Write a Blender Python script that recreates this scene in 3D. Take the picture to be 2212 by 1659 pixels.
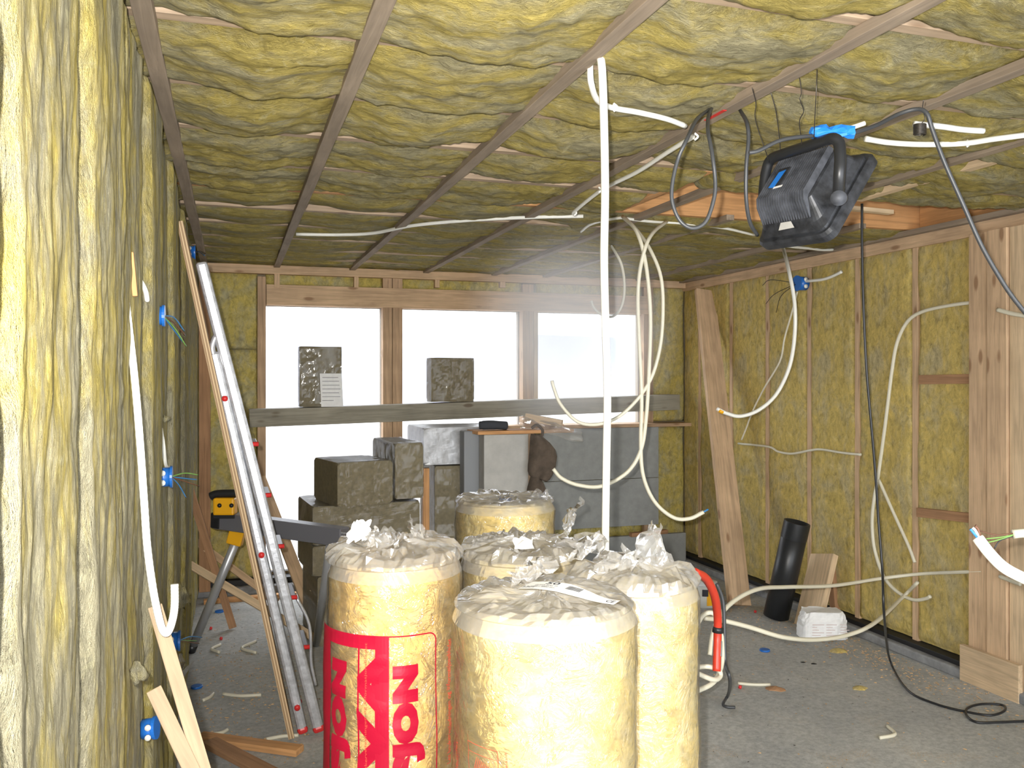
import bpy, math, random
from mathutils import Vector, Matrix, noise
C = bpy.context.scene
for o in list(bpy.data.objects): bpy.data.objects.remove(o)
# ------------------------------------------------------------------ camera
F = 1880.0; HOR = 815.0; CZ = 1.70
TH = math.atan(606.0 / F)
FW = Vector((math.sin(TH), math.cos(TH), 0)); RT = Vector((math.cos(TH), -math.sin(TH), 0)); UP = Vector((0, 0, 1))
CAM = Vector((0, 0, CZ))
cd = bpy.data.cameras.new('camera'); cam = bpy.data.objects.new('camera', cd); C.collection.objects.link(cam)
cam.location = CAM; cam.rotation_euler = (math.pi / 2, 0, -TH)
cd.sensor_width = 36; cd.lens = F / 2212 * 36; cd.shift_y = -(829.5 - HOR) / 2212; cd.clip_start = 0.02; cd.clip_end = 400
C.camera = cam
# ------------------------------------------------------------------ world, lights, exposure
w = bpy.data.worlds.new('sky'); C.world = w; w.use_nodes = True
bg = w.node_tree.nodes['Background']; bg.inputs[0].default_value = (.90, .94, 1, 1); bg.inputs[1].default_value = 5.2
C.view_settings.view_transform = 'Standard'; C.view_settings.look = 'None'; C.view_settings.gamma = 1
C.view_settings.exposure = 0.12
# the camera's own flash, a little left of and above the lens
fl = bpy.data.lights.new('camera_flash', 'SPOT'); fl.energy = 500; fl.spot_size = math.radians(104); fl.spot_blend = 1.0; fl.shadow_soft_size = .012; fl.color = (1, .97, .92)
flo = bpy.data.objects.new('camera_flash', fl); C.collection.objects.link(flo); flo.location = CAM - RT * .045 + UP * .05 - FW * .01; flo.rotation_euler = (math.radians(91.5), 0, -TH - math.radians(4))
# ------------------------------------------------------------------ pixel rays
def ray(px, py): return FW + RT * ((px - 1106) / F) + UP * ((HOR - py) / F)
def D(px, py, d): return CAM + ray(px, py) * d
def aY(px, py, y): r = ray(px, py); return CAM + r * (y / r.y)
def aX(px, py, x): r = ray(px, py); return CAM + r * (x / r.x)
def aZ(px, py, z): r = ray(px, py); return CAM + r * ((z - CZ) / r.z)
def V(*a): return Vector(a)
# ------------------------------------------------------------------ materials
def newmat(n):
    m = bpy.data.materials.new(n); m.use_nodes = True; nt = m.node_tree
    return m, nt, nt.nodes['Principled BSDF']
def setc(b, c): b.inputs['Base Color'].default_value = (*c, 1)
def link(nt, a, b): nt.links.new(a, b)
def coords(nt, scale=(1, 1, 1), rot=(0, 0, 0), kind='Object'):
    tc = nt.nodes.new('ShaderNodeTexCoord'); mp = nt.nodes.new('ShaderNodeMapping')
    mp.inputs['Scale'].default_value = scale; mp.inputs['Rotation'].default_value = rot
    link(nt, tc.outputs[kind], mp.inputs[0]); return mp.outputs[0]
def nz(nt, vec, scale, detail=4, rough=.6, dist=0):
    n = nt.nodes.new('ShaderNodeTexNoise'); n.inputs['Scale'].default_value = scale; n.inputs['Detail'].default_value = detail
    n.inputs['Roughness'].default_value = rough; n.inputs['Distortion'].default_value = dist
    link(nt, vec, n.inputs['Vector']); return n.outputs['Fac']
def ramp(nt, fac, stops):
    r = nt.nodes.new('ShaderNodeValToRGB'); e = r.color_ramp.elements
    while len(e) < len(stops): e.new(.5)
    for i, (p, c) in enumerate(stops): e[i].position = p; e[i].color = (*c, 1)
    link(nt, fac, r.inputs[0]); return r.outputs[0]
def bump(nt, b, h, strength, dist):
    bp = nt.nodes.new('ShaderNodeBump'); bp.inputs['Strength'].default_value = strength; bp.inputs['Distance'].default_value = dist
    link(nt, h, bp.inputs['Height']); link(nt, bp.outputs[0], b.inputs['Normal'])
def mix(nt, fac, a, b, mode='MIX'):
    m = nt.nodes.new('ShaderNodeMix'); m.data_type = 'RGBA'; m.blend_type = mode
    if isinstance(fac, float): m.inputs[0].default_value = fac
    else: link(nt, fac, m.inputs[0])
    for i, x in ((6, a), (7, b)):
        if isinstance(x, tuple): m.inputs[i].default_value = (*x, 1)
        else: link(nt, x, m.inputs[i])
    return m.outputs[2]
def plain(n, c, rough=.5, metal=0, var=.0, vs=20, spec=None, bmp=0):
    m, nt, b = newmat(n); setc(b, c); b.inputs['Roughness'].default_value = rough; b.inputs['Metallic'].default_value = metal
    if spec is not None: b.inputs['Specular IOR Level'].default_value = spec
    v = coords(nt); f = nz(nt, v, vs)
    if var: link(nt, ramp(nt, f, [(.3, tuple(x * (1 - var) for x in c)), (.7, tuple(min(1, x * (1 + var)) for x in c))]), b.inputs['Base Color'])
    if bmp: bump(nt, b, f, bmp, .01)
    return m
def wool(n, stretch, yel=(.52, .43, .13), gry=(.41, .37, .24), pale=(.70, .63, .36), bal=.5, bs=1.0):
    m, nt, b = newmat(n); b.inputs['Roughness'].default_value = .95; b.inputs['Specular IOR Level'].default_value = .1
    v = coords(nt, stretch); v0 = coords(nt)
    a = nz(nt, v, 5.0, 7, .68, .5); f = nz(nt, v, 26, 6, .78, .5); s = nz(nt, v0, 13, 6, .7, 1.0)
    c = ramp(nt, a, [(bal - .09, gry), (bal + .07, yel)])
    pm = ramp(nt, s, [(.56, (0, 0, 0)), (.75, (.8, .8, .8))])
    c = mix(nt, pm, c, pale)
    fm = ramp(nt, f, [(.32, (.60, .60, .59)), (.5, (.98, .98, .98)), (.68, (1.3, 1.28, 1.24))])
    c = mix(nt, 1.0, c, fm, 'MULTIPLY')
    link(nt, c, b.inputs['Base Color'])
    g = nz(nt, v, 90, 5, .85, .5)
    ad = nt.nodes.new('ShaderNodeMath'); ad.operation = 'MULTIPLY_ADD'; link(nt, f, ad.inputs[0]); ad.inputs[1].default_value = 2.2; link(nt, g, ad.inputs[2])
    bump(nt, b, ad.outputs[0], min(1, .75 * bs), .014 * max(1, bs))
    return m
def wood(n, c, dark=None, knots=True, rough=.75):
    m, nt, b = newmat(n); b.inputs['Roughness'].default_value = rough; b.inputs['Specular IOR Level'].default_value = .2
    dark = dark or tuple(x * .72 for x in c)
    v = coords(nt, (.8, 14, 14)); f = nz(nt, v, 3, 5, .6, .8); v2 = coords(nt, (1, 1, 1)); g = nz(nt, v2, 3, 3)
    col = ramp(nt, f, [(.35, dark), (.6, c)])
    col = mix(nt, 1.0, col, ramp(nt, g, [(.3, (.82, .8, .78)), (.7, (1.1, 1.08, 1.05))]), 'MULTIPLY')
    if knots:
        vo = nt.nodes.new('ShaderNodeTexVoronoi'); vo.inputs['Scale'].default_value = 1.0
        v3 = coords(nt, (3.2, 9, 9)); link(nt, v3, vo.inputs['Vector'])
        col = mix(nt, ramp(nt, vo.outputs['Distance'], [(.10, (.75, .75, .75)), (.17, (0, 0, 0))]), col, tuple(x * .38 for x in (c[0], c[1] * .75, c[2] * .6)))
    link(nt, col, b.inputs['Base Color']); bump(nt, b, f, .25, .004)
    return m
def film(n, opac=.22, gloss=.25, rough=.12, tint=(.93, .92, .90), scale=14, bstr=.9, stretch=(1, 1, 1), fres=.7):
    m, nt, b = newmat(n); nt.nodes.remove(b); out = nt.nodes['Material Output']
    tr = nt.nodes.new('ShaderNodeBsdfTransparent'); di = nt.nodes.new('ShaderNodeBsdfDiffuse'); gl = nt.nodes.new('ShaderNodeBsdfGlossy')
    di.inputs[0].default_value = (*tint, 1); gl.inputs['Roughness'].default_value = rough
    v = coords(nt, stretch); f = nz(nt, v, scale, 4, .6, 1.5); bp = nt.nodes.new('ShaderNodeBump'); bp.inputs['Strength'].default_value = bstr; bp.inputs['Distance'].default_value = .02
    link(nt, f, bp.inputs['Height']); link(nt, bp.outputs[0], gl.inputs['Normal']); 
    m1 = nt.nodes.new('ShaderNodeMixShader'); m1.inputs[0].default_value = opac; link(nt, tr.outputs[0], m1.inputs[1]); link(nt, di.outputs[0], m1.inputs[2])
    m2 = nt.nodes.new('ShaderNodeMixShader')
    fr = nt.nodes.new('ShaderNodeFresnel'); fr.inputs[0].default_value = 1.5; link(nt, bp.outputs[0], fr.inputs['Normal'])
    mm = nt.nodes.new('ShaderNodeMath'); mm.operation = 'MULTIPLY_ADD'; link(nt, fr.outputs[0], mm.inputs[0]); mm.inputs[1].default_value = fres; mm.inputs[2].default_value = gloss * .3
    link(nt, mm.outputs[0], m2.inputs[0]); link(nt, m1.outputs[0], m2.inputs[1]); link(nt, gl.outputs[0], m2.inputs[2])
    link(nt, m2.outputs[0], out.inputs[0]); return m
M = {}
M['wool_c'] = wool('wool_ceiling', (.55, 1.5, 1), yel=(.54, .43, .13), gry=(.44, .39, .23), bs=1.7)
M['wool_l'] = wool('wool_left', (1, 1.5, .42), gry=(.42, .385, .26), yel=(.58, .47, .14), pale=(.68, .63, .38), bal=.53, bs=1.3)
M['wool_r'] = wool('wool_right', (1, 1, .6), yel=(.56, .43, .14), gry=(.49, .41, .22), pale=(.64, .54, .24), bal=.47, bs=.55)
M['wool_b'] = wool('wool_back', (1, 1, .7), yel=(.52, .42, .12), gry=(.42, .38, .22), pale=(.56, .5, .25), bal=.47, bs=.5)
M['wool_roll'] = wool('wool_roll', (1, 1, 1.6), yel=(.66, .50, .17), gry=(.66, .56, .29), pale=(.72, .64, .39), bal=.44, bs=.2)
M['wool_roll2'] = wool('wool_roll_orange', (1, 1, 1.4), yel=(.70, .47, .14), gry=(.68, .55, .27), pale=(.72, .62, .36), bal=.44, bs=.2)
M['batten'] = wood('batten_wood', (.33, .265, .20), knots=False)
M['joist'] = wood('joist_pine', (.50, .38, .27)); M['pine'] = wood('pine', (.66, .47, .30)); M['pale'] = wood('pale_pine', (.72, .55, .36), knots=False)
M['orange'] = wood('orange_pine', (.66, .36, .16)); M['lath'] = wood('sawn_lath', (.50, .38, .25), knots=False); M['brown'] = wood('brown_wood', (.42, .24, .13), knots=False)
M['plank_backlit'] = wood('backlit_plank', (.34, .32, .26)); M['pine_backlit'] = wood('backlit_pine', (.56, .39, .25))  # backlit shade put into the plank and window framing colours
M['white'] = plain('white_cable', (.80, .79, .72), .4); M['cream'] = plain('cream_cable', (.70, .66, .52), .45)
M['black'] = plain('black_rubber', (.018, .019, .021), .38); M['greyc'] = plain('dark_grey_cable', (.05, .052, .055), .4)
M['blue'] = plain('blue_plastic', (.015, .14, .50), .35); M['red'] = plain('red_plastic', (.62, .03, .03), .4)
M['wblue'] = plain('blue_wire', (.04, .2, .45), .4); M['wgreen'] = plain('green_wire', (.18, .36, .08), .4); M['wbrown'] = plain('brown_wire', (.14, .06, .03), .4)
M['yellow'] = plain('yellow_enamel', (.85, .42, .01), .35); M['steel'] = plain('galvanised_steel', (.50, .51, .53), .35, .5)
M['wire'] = plain('tie_wire', (.10, .09, .08), .4, .8)
M['copper'] = plain('copper', (.8, .4, .2), .3, 1)
M['alu'] = plain('worn_aluminium', (.56, .57, .60), .38, .55, .22, 35, bmp=.15)
M['dkalu'] = plain('dark_aluminium', (.20, .20, .225), .4, .3)
M['hous'] = plain('cast_black_housing', (.030, .032, .037), .42, .1, .6, 30)
M['dust'] = plain('dusty_black', (.06, .064, .075), .6, 0, .6, 18)
M['grey'] = plain('grey_board', (.30, .31, .30), .8, 0, .10, 14); M['grey2'] = plain('pale_grey_board', (.46, .45, .42), .85, 0, .08, 14)
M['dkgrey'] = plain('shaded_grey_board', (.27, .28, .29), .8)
M['pack'] = plain('olive_pack', (.185, .155, .09), .8, 0, .2, 40); M['foilpack'] = plain('silver_pack', (.42, .42, .42), .4, .3, .2, 20, bmp=.4)
M['paper'] = plain('white_paper', (.85, .85, .84), .7, 0, .05, 30); M['cloth'] = plain('brown_cloth', (.10, .075, .055), .95, 0, .3, 14, bmp=.5)
M['glove'] = plain('charcoal_fabric', (.045, .05, .06), .9); M['membrane'] = plain('black_membrane', (.012, .012, .013), .6)
M['kerb'] = plain('concrete_kerb', (.26, .265, .27), .9, 0, .3, 12, bmp=.5); M['redprint'] = plain('red_print', (.40, .004, .028), .35)
M['ink'] = plain('black_ink', (.02, .02, .03), .6); M['redink'] = plain('red_ink', (.70, .09, .05), .5)
M['hose'] = plain('red_hose', (.60, .045, .02), .4); M['sheath'] = plain('sheathing', (.30, .24, .15), .9)
M['film'] = film('clear_film', .05, .25, .14); M['filmtop'] = film('crumpled_film', .24, .6, .16, (.86, .84, .80), 5, .5)
M['filmpack'] = film('shrink_wrap', .02, .05, .10, (.8, .8, .78), 7, .35, (1, 1, .3), fres=.22)
M['lidw'] = plain('tape_blue', (.02, .22, .75), .4)
# plywood edge
m, nt, b = newmat('plywood'); b.inputs['Roughness'].default_value = .8
v = coords(nt, (1, 1, 1)); sx = nt.nodes.new('ShaderNodeSeparateXYZ'); link(nt, v, sx.inputs[0])
mt = nt.nodes.new('ShaderNodeMath'); mt.operation = 'MULTIPLY'; link(nt, sx.outputs[2], mt.inputs[0]); mt.inputs[1].default_value = 520
sn = nt.nodes.new('ShaderNodeMath'); sn.operation = 'SINE'; link(nt, mt.outputs[0], sn.inputs[0])
link(nt, ramp(nt, sn.outputs[0], [(.35, (.34, .22, .12)), (.6, (.66, .50, .30))]), b.inputs['Base Color']); M['ply'] = m
# concrete floor
m, nt, b = newmat('concrete_floor'); b.inputs['Roughness'].default_value = .85
v = coords(nt); a = nz(nt, v, 1.6, 6, .65); f = nz(nt, v, 38, 5, .8); g = nz(nt, v, 3, 4, .7, 1.0); h = nz(nt, v, 120, 2, .5)
c = ramp(nt, a, [(.3, (.37, .38, .375)), (.7, (.52, .52, .49))])
c = mix(nt, 1.0, c, ramp(nt, f, [(.35, (.72, .72, .72)), (.65, (1.12, 1.12, 1.12))]), 'MULTIPLY')
dm = nt.nodes.new('ShaderNodeMath'); dm.operation = 'MULTIPLY'
link(nt, ramp(nt, g, [(.55, (0, 0, 0)), (.75, (1, 1, 1))]), dm.inputs[0]); link(nt, ramp(nt, h, [(.5, (0, 0, 0)), (.62, (1, 1, 1))]), dm.inputs[1])
c = mix(nt, dm.outputs[0], c, (.50, .36, .20))
link(nt, c, b.inputs['Base Color']); bump(nt, b, f, .3, .004); M['floor'] = m
# window sheeting: rough translucent polythene
m, nt, b = newmat('polythene_sheet'); nt.nodes.remove(b); out = nt.nodes['Material Output']
rf = nt.nodes.new('ShaderNodeBsdfRefraction'); rf.inputs['IOR'].default_value = 1.12; rf.inputs['Roughness'].default_value = .22
tp = nt.nodes.new('ShaderNodeBsdfTransparent'); tl = nt.nodes.new('ShaderNodeBsdfTranslucent'); tl.inputs[0].default_value = (.95, .96, 1, 1)
m1 = nt.nodes.new('ShaderNodeMixShader'); m1.inputs[0].default_value = .35; link(nt, rf.outputs[0], m1.inputs[1]); link(nt, tp.outputs[0], m1.inputs[2])
m2 = nt.nodes.new('ShaderNodeMixShader'); m2.inputs[0].default_value = .15; link(nt, m1.outputs[0], m2.inputs[1]); link(nt, tl.outputs[0], m2.inputs[2])
link(nt, m2.outputs[0], out.inputs[0]); M['sheet'] = m
# ------------------------------------------------------------------ object helpers
WM = {}
def tag(o, label=None, cat=None, group=None, kind=None):
    if label: o['label'] = label
    if cat: o['category'] = cat
    if group: o['group'] = group
    if kind: o['kind'] = kind
    return o
def raw(name, verts, faces, mat, parent=None, mw=None, smooth=False, mats=None, mi=None):
    me = bpy.data.meshes.new(name); me.from_pydata([tuple(v) for v in verts], [], faces)
    for mm_ in (mats or [mat]): me.materials.append(mm_ if not isinstance(mm_, str) else M[mm_])
    if mi: me.polygons.foreach_set('material_index', mi)
    if smooth: me.polygons.foreach_set('use_smooth', [True] * len(me.polygons))
    me.update(); return link_obj(name, me, parent, mw)
def link_obj(name, me, parent=None, mw=None):
    o = bpy.data.objects.new(name, me); C.collection.objects.link(o); mw = mw or Matrix.Identity(4)
    if parent is not None:
        o.parent = parent; o.matrix_basis = WM[parent.name].inverted() @ mw
    else: o.matrix_basis = mw
    WM[o.name] = mw.copy(); return o
def empty(name, loc, label, cat, group=None):
    o = bpy.data.objects.new(name, None); C.collection.objects.link(o); o.location = loc; o.empty_display_size = .05
    WM[o.name] = Matrix.Translation(loc); return tag(o, label, cat, group)
def recenter(verts):
    n = len(verts); c = Vector((sum(v[0] for v in verts) / n, sum(v[1] for v in verts) / n, min(v[2] for v in verts)))
    return [Vector(v) - c for v in verts], Matrix.Translation(c)
def mesh(name, verts, faces, mat, parent=None, smooth=False, **k):
    vv, mw = recenter(verts); return raw(name, vv, faces, mat, parent, mw, smooth, **k)
BOXF = [(0, 3, 2, 1), (4, 5, 6, 7), (0, 1, 5, 4), (1, 2, 6, 5), (2, 3, 7, 6), (3, 0, 4, 7)]
def boxv(x0, x1, y0, y1, z0, z1): return [V(x0, y0, z0), V(x1, y0, z0), V(x1, y1, z0), V(x0, y1, z0), V(x0, y0, z1), V(x1, y0, z1), V(x1, y1, z1), V(x0, y1, z1)]
def bev(o, wdt=.003, seg=2):
    md = o.modifiers.new('bevel', 'BEVEL'); md.width = wdt; md.segments = seg; md.limit_method = 'ANGLE'; return o
def boxes(name, lst, mat, parent=None, bw=.003):
    vs, fs = [], []
    for b_ in lst:
        k = len(vs); vs += boxv(*b_); fs += [tuple(i + k for i in f) for f in BOXF]
    o = mesh(name, vs, fs, mat, parent); return bev(o, bw) if bw else o
def beam(name, p0, p1, wd, th, mat, ref=V(0, 0, 1), parent=None, bw=.002, warp=.002, seed=0):
    """a board from p0 to p1: local X along it, wd across in the plane of ref, th thick"""
    d = p1 - p0; L = d.length; x = d.normalized(); y = (ref - x * ref.dot(x)).normalized(); z = x.cross(y)
    mw = Matrix(((x.x, y.x, z.x, p0.x), (x.y, y.y, z.y, p0.y), (x.z, y.z, z.z, p0.z), (0, 0, 0, 1)))
    n = max(2, int(L / .25)); vs, fs = [], []
    off = Vector((seed * 3.7, seed * 1.3, 0))
    for i in range(n + 1):
        t = i / n; wv = noise.noise_vector(Vector((t * L * .9, seed * 5.1, 0))) * warp
        for a, b_ in ((-1, -1), (1, -1), (1, 1), (-1, 1)): vs.append(V(t * L, a * wd / 2 + wv.y, b_ * th / 2 + wv.z))
    for i in range(n):
        for j in range(4): fs.append((i * 4 + j, i * 4 + (j + 1) % 4, i * 4 + 4 + (j + 1) % 4, i * 4 + 4 + j))
    fs.append((3, 2, 1, 0)); fs.append(tuple(n * 4 + j for j in range(4)))
    o = raw(name, vs, [tuple(reversed(f)) for f in fs], mat, parent, mw); return bev(o, bw) if bw else o
def smoothpts(pts, sub=6):
    if len(pts) < 3: return pts
    P = [pts[0] * 2 - pts[1]] + pts + [pts[-1] * 2 - pts[-2]]; out = []
    for i in range(1, len(P) - 2):
        p0, p1, p2, p3 = P[i - 1:i + 3]
        for k in range(sub):
            t = k / sub
            out.append(.5 * ((2 * p1) + (p2 - p0) * t + (2 * p0 - 5 * p1 + 4 * p2 - p3) * t * t + (3 * p1 - p0 - 3 * p2 + p3) * t ** 3))
    out.append(pts[-1]); return out
def tubegeo(pts, r, seg=10, cap=True, rib=0):
    vs, fs = [], []; n = len(pts); up = None
    for i, p in enumerate(pts):
        t = (pts[min(i + 1, n - 1)] - pts[max(i - 1, 0)]).normalized()
        if up is None: up = t.orthogonal().normalized()
        up = (up - t * up.dot(t)).normalized(); s = t.cross(up)
        rr = r[i] if isinstance(r, list) else r
        if rib: rr *= 1 + (rib if i % 2 else -rib)
        for k in range(seg): a = 2 * math.pi * k / seg; vs.append(p + (up * math.cos(a) + s * math.sin(a)) * rr)
    for i in range(n - 1):
        for k in range(seg): fs.append((i * seg + k, i * seg + (k + 1) % seg, (i + 1) * seg + (k + 1) % seg, (i + 1) * seg + k))
    if cap: fs.append(tuple(reversed(range(seg)))); fs.append(tuple((n - 1) * seg + k for k in range(seg)))
    return vs, fs
def tube(name, pts, r, mat, parent=None, seg=10, sub=6, smooth=True):
    vs, fs = tubegeo(smoothpts(pts, sub) if sub else pts, r, seg); return mesh(name, vs, fs, mat, parent, smooth)
def tubes(name, lst, mat, parent=None, seg=8, sub=6):
    vs, fs = [], []
    for pts, r in lst:
        a, b_ = tubegeo(smoothpts(pts, sub) if sub else pts, r, seg); k = len(vs); vs += a; fs += [tuple(i + k for i in f) for f in b_]
    return mesh(name, vs, fs, mat, parent, True)
def T(name, label, cat, pts, r, mat, group=None, **k): return tag(tube(name, pts, r, mat, **k), label, cat, group)
def fract(p, oct=4): return noise.fractal(p, 1.0, 2.0, oct)
def batt(name, O, U, Vd, N, wu, lv, nu, nv, mat, seed, bulge=.03, drop=.045, wob=.016, amp=.012, fu=1, fv=1, hv=None, extra=None, parent=None, soft=.16, back=.12):
    vs, fs = [], []
    for j in range(nv + 1):
        v_ = j / nv * lv
        e0 = wob * noise.noise(V(v_ * 3.1, seed * 7.7, 1.3)) * 1.6 + wob * .5 * noise.noise(V(v_ * 17, seed * 7.7, 9.3)); e1 = wob * noise.noise(V(v_ * 2.7, seed * 9.1, 5.3)) * 1.6 + wob * .5 * noise.noise(V(v_ * 15, seed * 3.7, 2.3))
        for i in range(nu + 1):
            t = i / nu; u_ = e0 + (wu + e1 - e0) * (0.5 - 0.5 * math.cos(math.pi * t)) * .35 + (wu + e1 - e0) * t * .65
            de = min(t, 1 - t) / soft; k = 1 - (1 - min(1, de)) ** 2.4
            kv = 1 - (1 - min(1, min(v_, lv - v_) / .05)) ** 2
            h = -drop + (drop + bulge * (hv(v_) if hv else 1)) * min(k, kv)
            q = V(u_ * fu * 2.2, v_ * fv * 2.2, seed * 3.3)
            h += amp * (fract(q * 1.6, 3) * 1.0 + .8 * fract(q * 7, 3) + .25 * noise.noise(q * 24)) * (.35 + .65 * k)
            if extra: h += extra(u_ / wu, v_, k)
            vs.append(O + U * u_ + Vd * v_ + N * h)
    for j in range(nv):
        for i in range(nu): a = j * (nu + 1) + i; fs.append((a, a + 1, a + nu + 2, a + nu + 1))
    if U.cross(Vd).dot(N) < 0: fs = [tuple(reversed(f)) for f in fs]
    # back of the batt
    k = len(vs); ins = .02; bk = [O + U * ins - N * back, O + U * (wu - ins) - N * back, O + U * (wu - ins) + Vd * lv - N * back, O + U * ins + Vd * lv - N * back]
    vs += bk; ring = [0, nu, nv * (nu + 1) + nu, nv * (nu + 1)]
    fs.append((k, k + 1, k + 2, k + 3))
    r0 = list(range(0, nu + 1)); r1 = [j * (nu + 1) + nu for j in range(nv + 1)]; r2 = list(range(nv * (nu + 1) + nu, nv * (nu + 1) - 1, -1)); r3 = [j * (nu + 1) for j in range(nv, -1, -1)]
    fs += [tuple(r0[::-1] + [k, k + 1]), tuple(r1[::-1] + [k + 1, k + 2]), tuple(r2[::-1] + [k + 2, k + 3]), tuple(r3[::-1] + [k + 3, k])]
    return mesh(name, vs, fs, mat, parent, True)
ORD = ['first', 'second', 'third', 'fourth', 'fifth', 'sixth', 'seventh', 'eighth', 'ninth', 'tenth', 'eleventh', 'twelfth', 'thirteenth', 'fourteenth']
X_ = V(1, 0, 0); Y_ = V(0, 1, 0); Z_ = V(0, 0, 1)
XL = -.27; XR = 4.0; YB = 7.20; ZC = 2.60     # faces of the framing; ZC = joist undersides
# ------------------------------------------------------------------ setting
def struct(o, label, cat): return tag(o, label, cat, kind='structure')
struct(boxes('floor', [(-.45, 4.3, -1.2, 7.5, -.15, 0)], 'floor', bw=0), 'grey concrete slab strewn with sawdust', 'floor')
struct(boxes('ceiling', [(-.45, 4.3, -1.2, 7.5, ZC + .20, ZC + .26)], 'sheath', bw=0), 'roof boarding above the ceiling joists and insulation', 'ceiling')
struct(boxes('wall_left', [(XL - .2, XL - .16, -1.2, 7.5, 0, 2.8)], 'sheath', bw=0), 'boarding behind the left wall insulation', 'wall')
struct(boxes('wall_right', [(XR + .16, XR + .2, -1.2, 7.5, 0, 2.8)], 'sheath', bw=0), 'boarding behind the right wall insulation', 'wall')
def bx(px, y=YB): return aY(px, 800, y).x
def bz(px, py, y=YB): return aY(px, py, y).z
wx = [(bx(572), bx(826)), (bx(868), bx(1126)), (bx(1158), bx(1388))]
zt_ = bz(700, 662); zs3 = bz(1270, 915)
wz0 = [.14, .14, zs3]
bl = [(-.45, wx[0][0], YB + .1, YB + .16, .05, 2.8), (wx[0][1], wx[1][0], YB + .1, YB + .16, .05, 2.8), (wx[1][1], wx[2][0], YB + .1, YB + .16, .05, 2.8), (wx[2][1], 4.3, YB + .1, YB + .16, .05, 2.8),
      (wx[0][0], wx[2][1], YB + .1, YB + .16, zt_, 2.8), (wx[0][0], wx[1][1], YB + .1, YB + .16, .05, .14), (wx[2][0], wx[2][1], YB + .1, YB + .16, .05, zs3)]
struct(boxes('wall_back', bl, 'sheath', bw=0), 'far wall boarding around the three sheeted openings', 'wall')
for i, nm in enumerate(('leftmost, door height', 'middle', 'rightmost, low')):
    x0, x1 = wx[i]; n = 24; vs = []; fs = []
    for a in range(n + 1):
        for b_ in range(n + 1):
            xx = x0 - .01 + (x1 - x0 + .02) * a / n; zz = wz0[i] - .01 + (zt_ - wz0[i] + .02) * b_ / n
            vs.append(V(xx, YB + .085 + .006 * noise.noise(V(xx * 4, zz * 2, i)), zz))
    for a in range(n):
        for b_ in range(n): k = a * (n + 1) + b_; fs.append((k, k + n + 1, k + n + 2, k + 1))
    struct(mesh('window_%d' % (i + 1), vs, fs, 'sheet', None, True), 'window opening covered with translucent white polythene, ' + nm, 'window')
o = tag(mesh('polythene_flap', [V(bx(1068), YB + .07, .2), V(bx(1124), YB + .07, .2), V(bx(1124), YB + .075, zt_ - .02), V(bx(1066), YB + .075, zt_ - .06)], [(0, 1, 2, 3)], 'sheet'),
        'bluish strip of doubled polythene along right side of middle window', 'plastic sheet')
# outside
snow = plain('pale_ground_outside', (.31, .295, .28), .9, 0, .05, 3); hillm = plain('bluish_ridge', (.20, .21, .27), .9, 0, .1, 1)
struct(mesh('ground_outside', [V(-90, YB + .3, -.3), V(130, YB + .3, -.3), V(130, 140, -.3), V(-90, 140, -.3)], [(0, 1, 2, 3)], snow), 'pale open ground outside the windows', 'ground')
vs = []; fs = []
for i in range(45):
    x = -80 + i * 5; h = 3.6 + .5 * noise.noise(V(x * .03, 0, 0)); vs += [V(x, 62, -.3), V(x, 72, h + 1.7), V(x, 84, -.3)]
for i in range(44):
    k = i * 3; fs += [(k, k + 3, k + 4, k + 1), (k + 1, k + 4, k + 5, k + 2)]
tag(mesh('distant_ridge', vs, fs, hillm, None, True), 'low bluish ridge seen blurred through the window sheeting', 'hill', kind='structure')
# kerbs and membranes along the foot of the walls
struct(boxes('baseboard_right', [(XR - .10, XR + .16, 1.0, YB, 0, .055)], 'kerb', bw=.01), 'grey concrete kerb along foot of right wall', 'kerb')
struct(boxes('trim_1', [(XR - .06, XR + .16, 1.0, YB, .055, .085)], 'membrane', bw=.004), 'black damp membrane strip along foot of right wall', 'membrane')
struct(boxes('baseboard_back', [(XL - .1, XR, YB - .10, YB + .2, 0, .06)], 'kerb', bw=.01), 'grey concrete kerb along foot of far wall', 'kerb')
struct(boxes('trim_2', [(XL - .1, XR, YB - .03, YB + .16, .06, .105)], 'membrane', bw=.004), 'black damp membrane strip along foot of far wall', 'membrane')
# ------------------------------------------------------------------ ceiling: joists, battens, insulation
JY = [.83 + .5 * i for i in range(13)]      # joist centre lines .83 .. 6.83
for i, y in enumerate(JY):
    m_ = 'orange' if 4.2 < y < 4.5 else 'joist'
    o = beam('ceiling_joist', V(XL - .15, y, ZC + .10), V(XR + .1 if abs(y - 3.83) > .1 else 1.98, y, ZC + .10), .20, .045, m_, seed=i, warp=.001)
    tag(o, 'pine joist running across the ceiling, %s from the camera' % ORD[i] if abs(y - 4.33) > .1 else 'deep orange pine joist, bare face showing behind the black floodlight', 'joist', 'ceiling joists')
BX = [-.20, .341, .936, 1.546, 2.14, 2.80, 3.50]
blab = ['grey brown batten at ceiling edge against the left wall', 'leftmost of the free battens crossing the ceiling, above the ladder side', 'ceiling batten that the thick white conduit hangs from',
        'ceiling batten with red marks that the floodlight wires hang from', 'ceiling batten right of the floodlight, coil of wire hung below it', 'ceiling batten with sawn end just right of the black floodlight', 'short ceiling batten behind the floodlight, nearest the right wall']
def battstart(i): return 4.2 if i == 6 else -.2
for i, x in enumerate(BX):
    y1 = 7.15
    if i == 5: y1 = 3.92
    o = beam('ceiling_batten', V(x, battstart(i), ZC - .016), V(x, y1, ZC - .016), .048, .030, 'batten', ref=X_, seed=20 + i, warp=.003)
    tag(o, blab[i], 'batten', 'ceiling battens')
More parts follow.
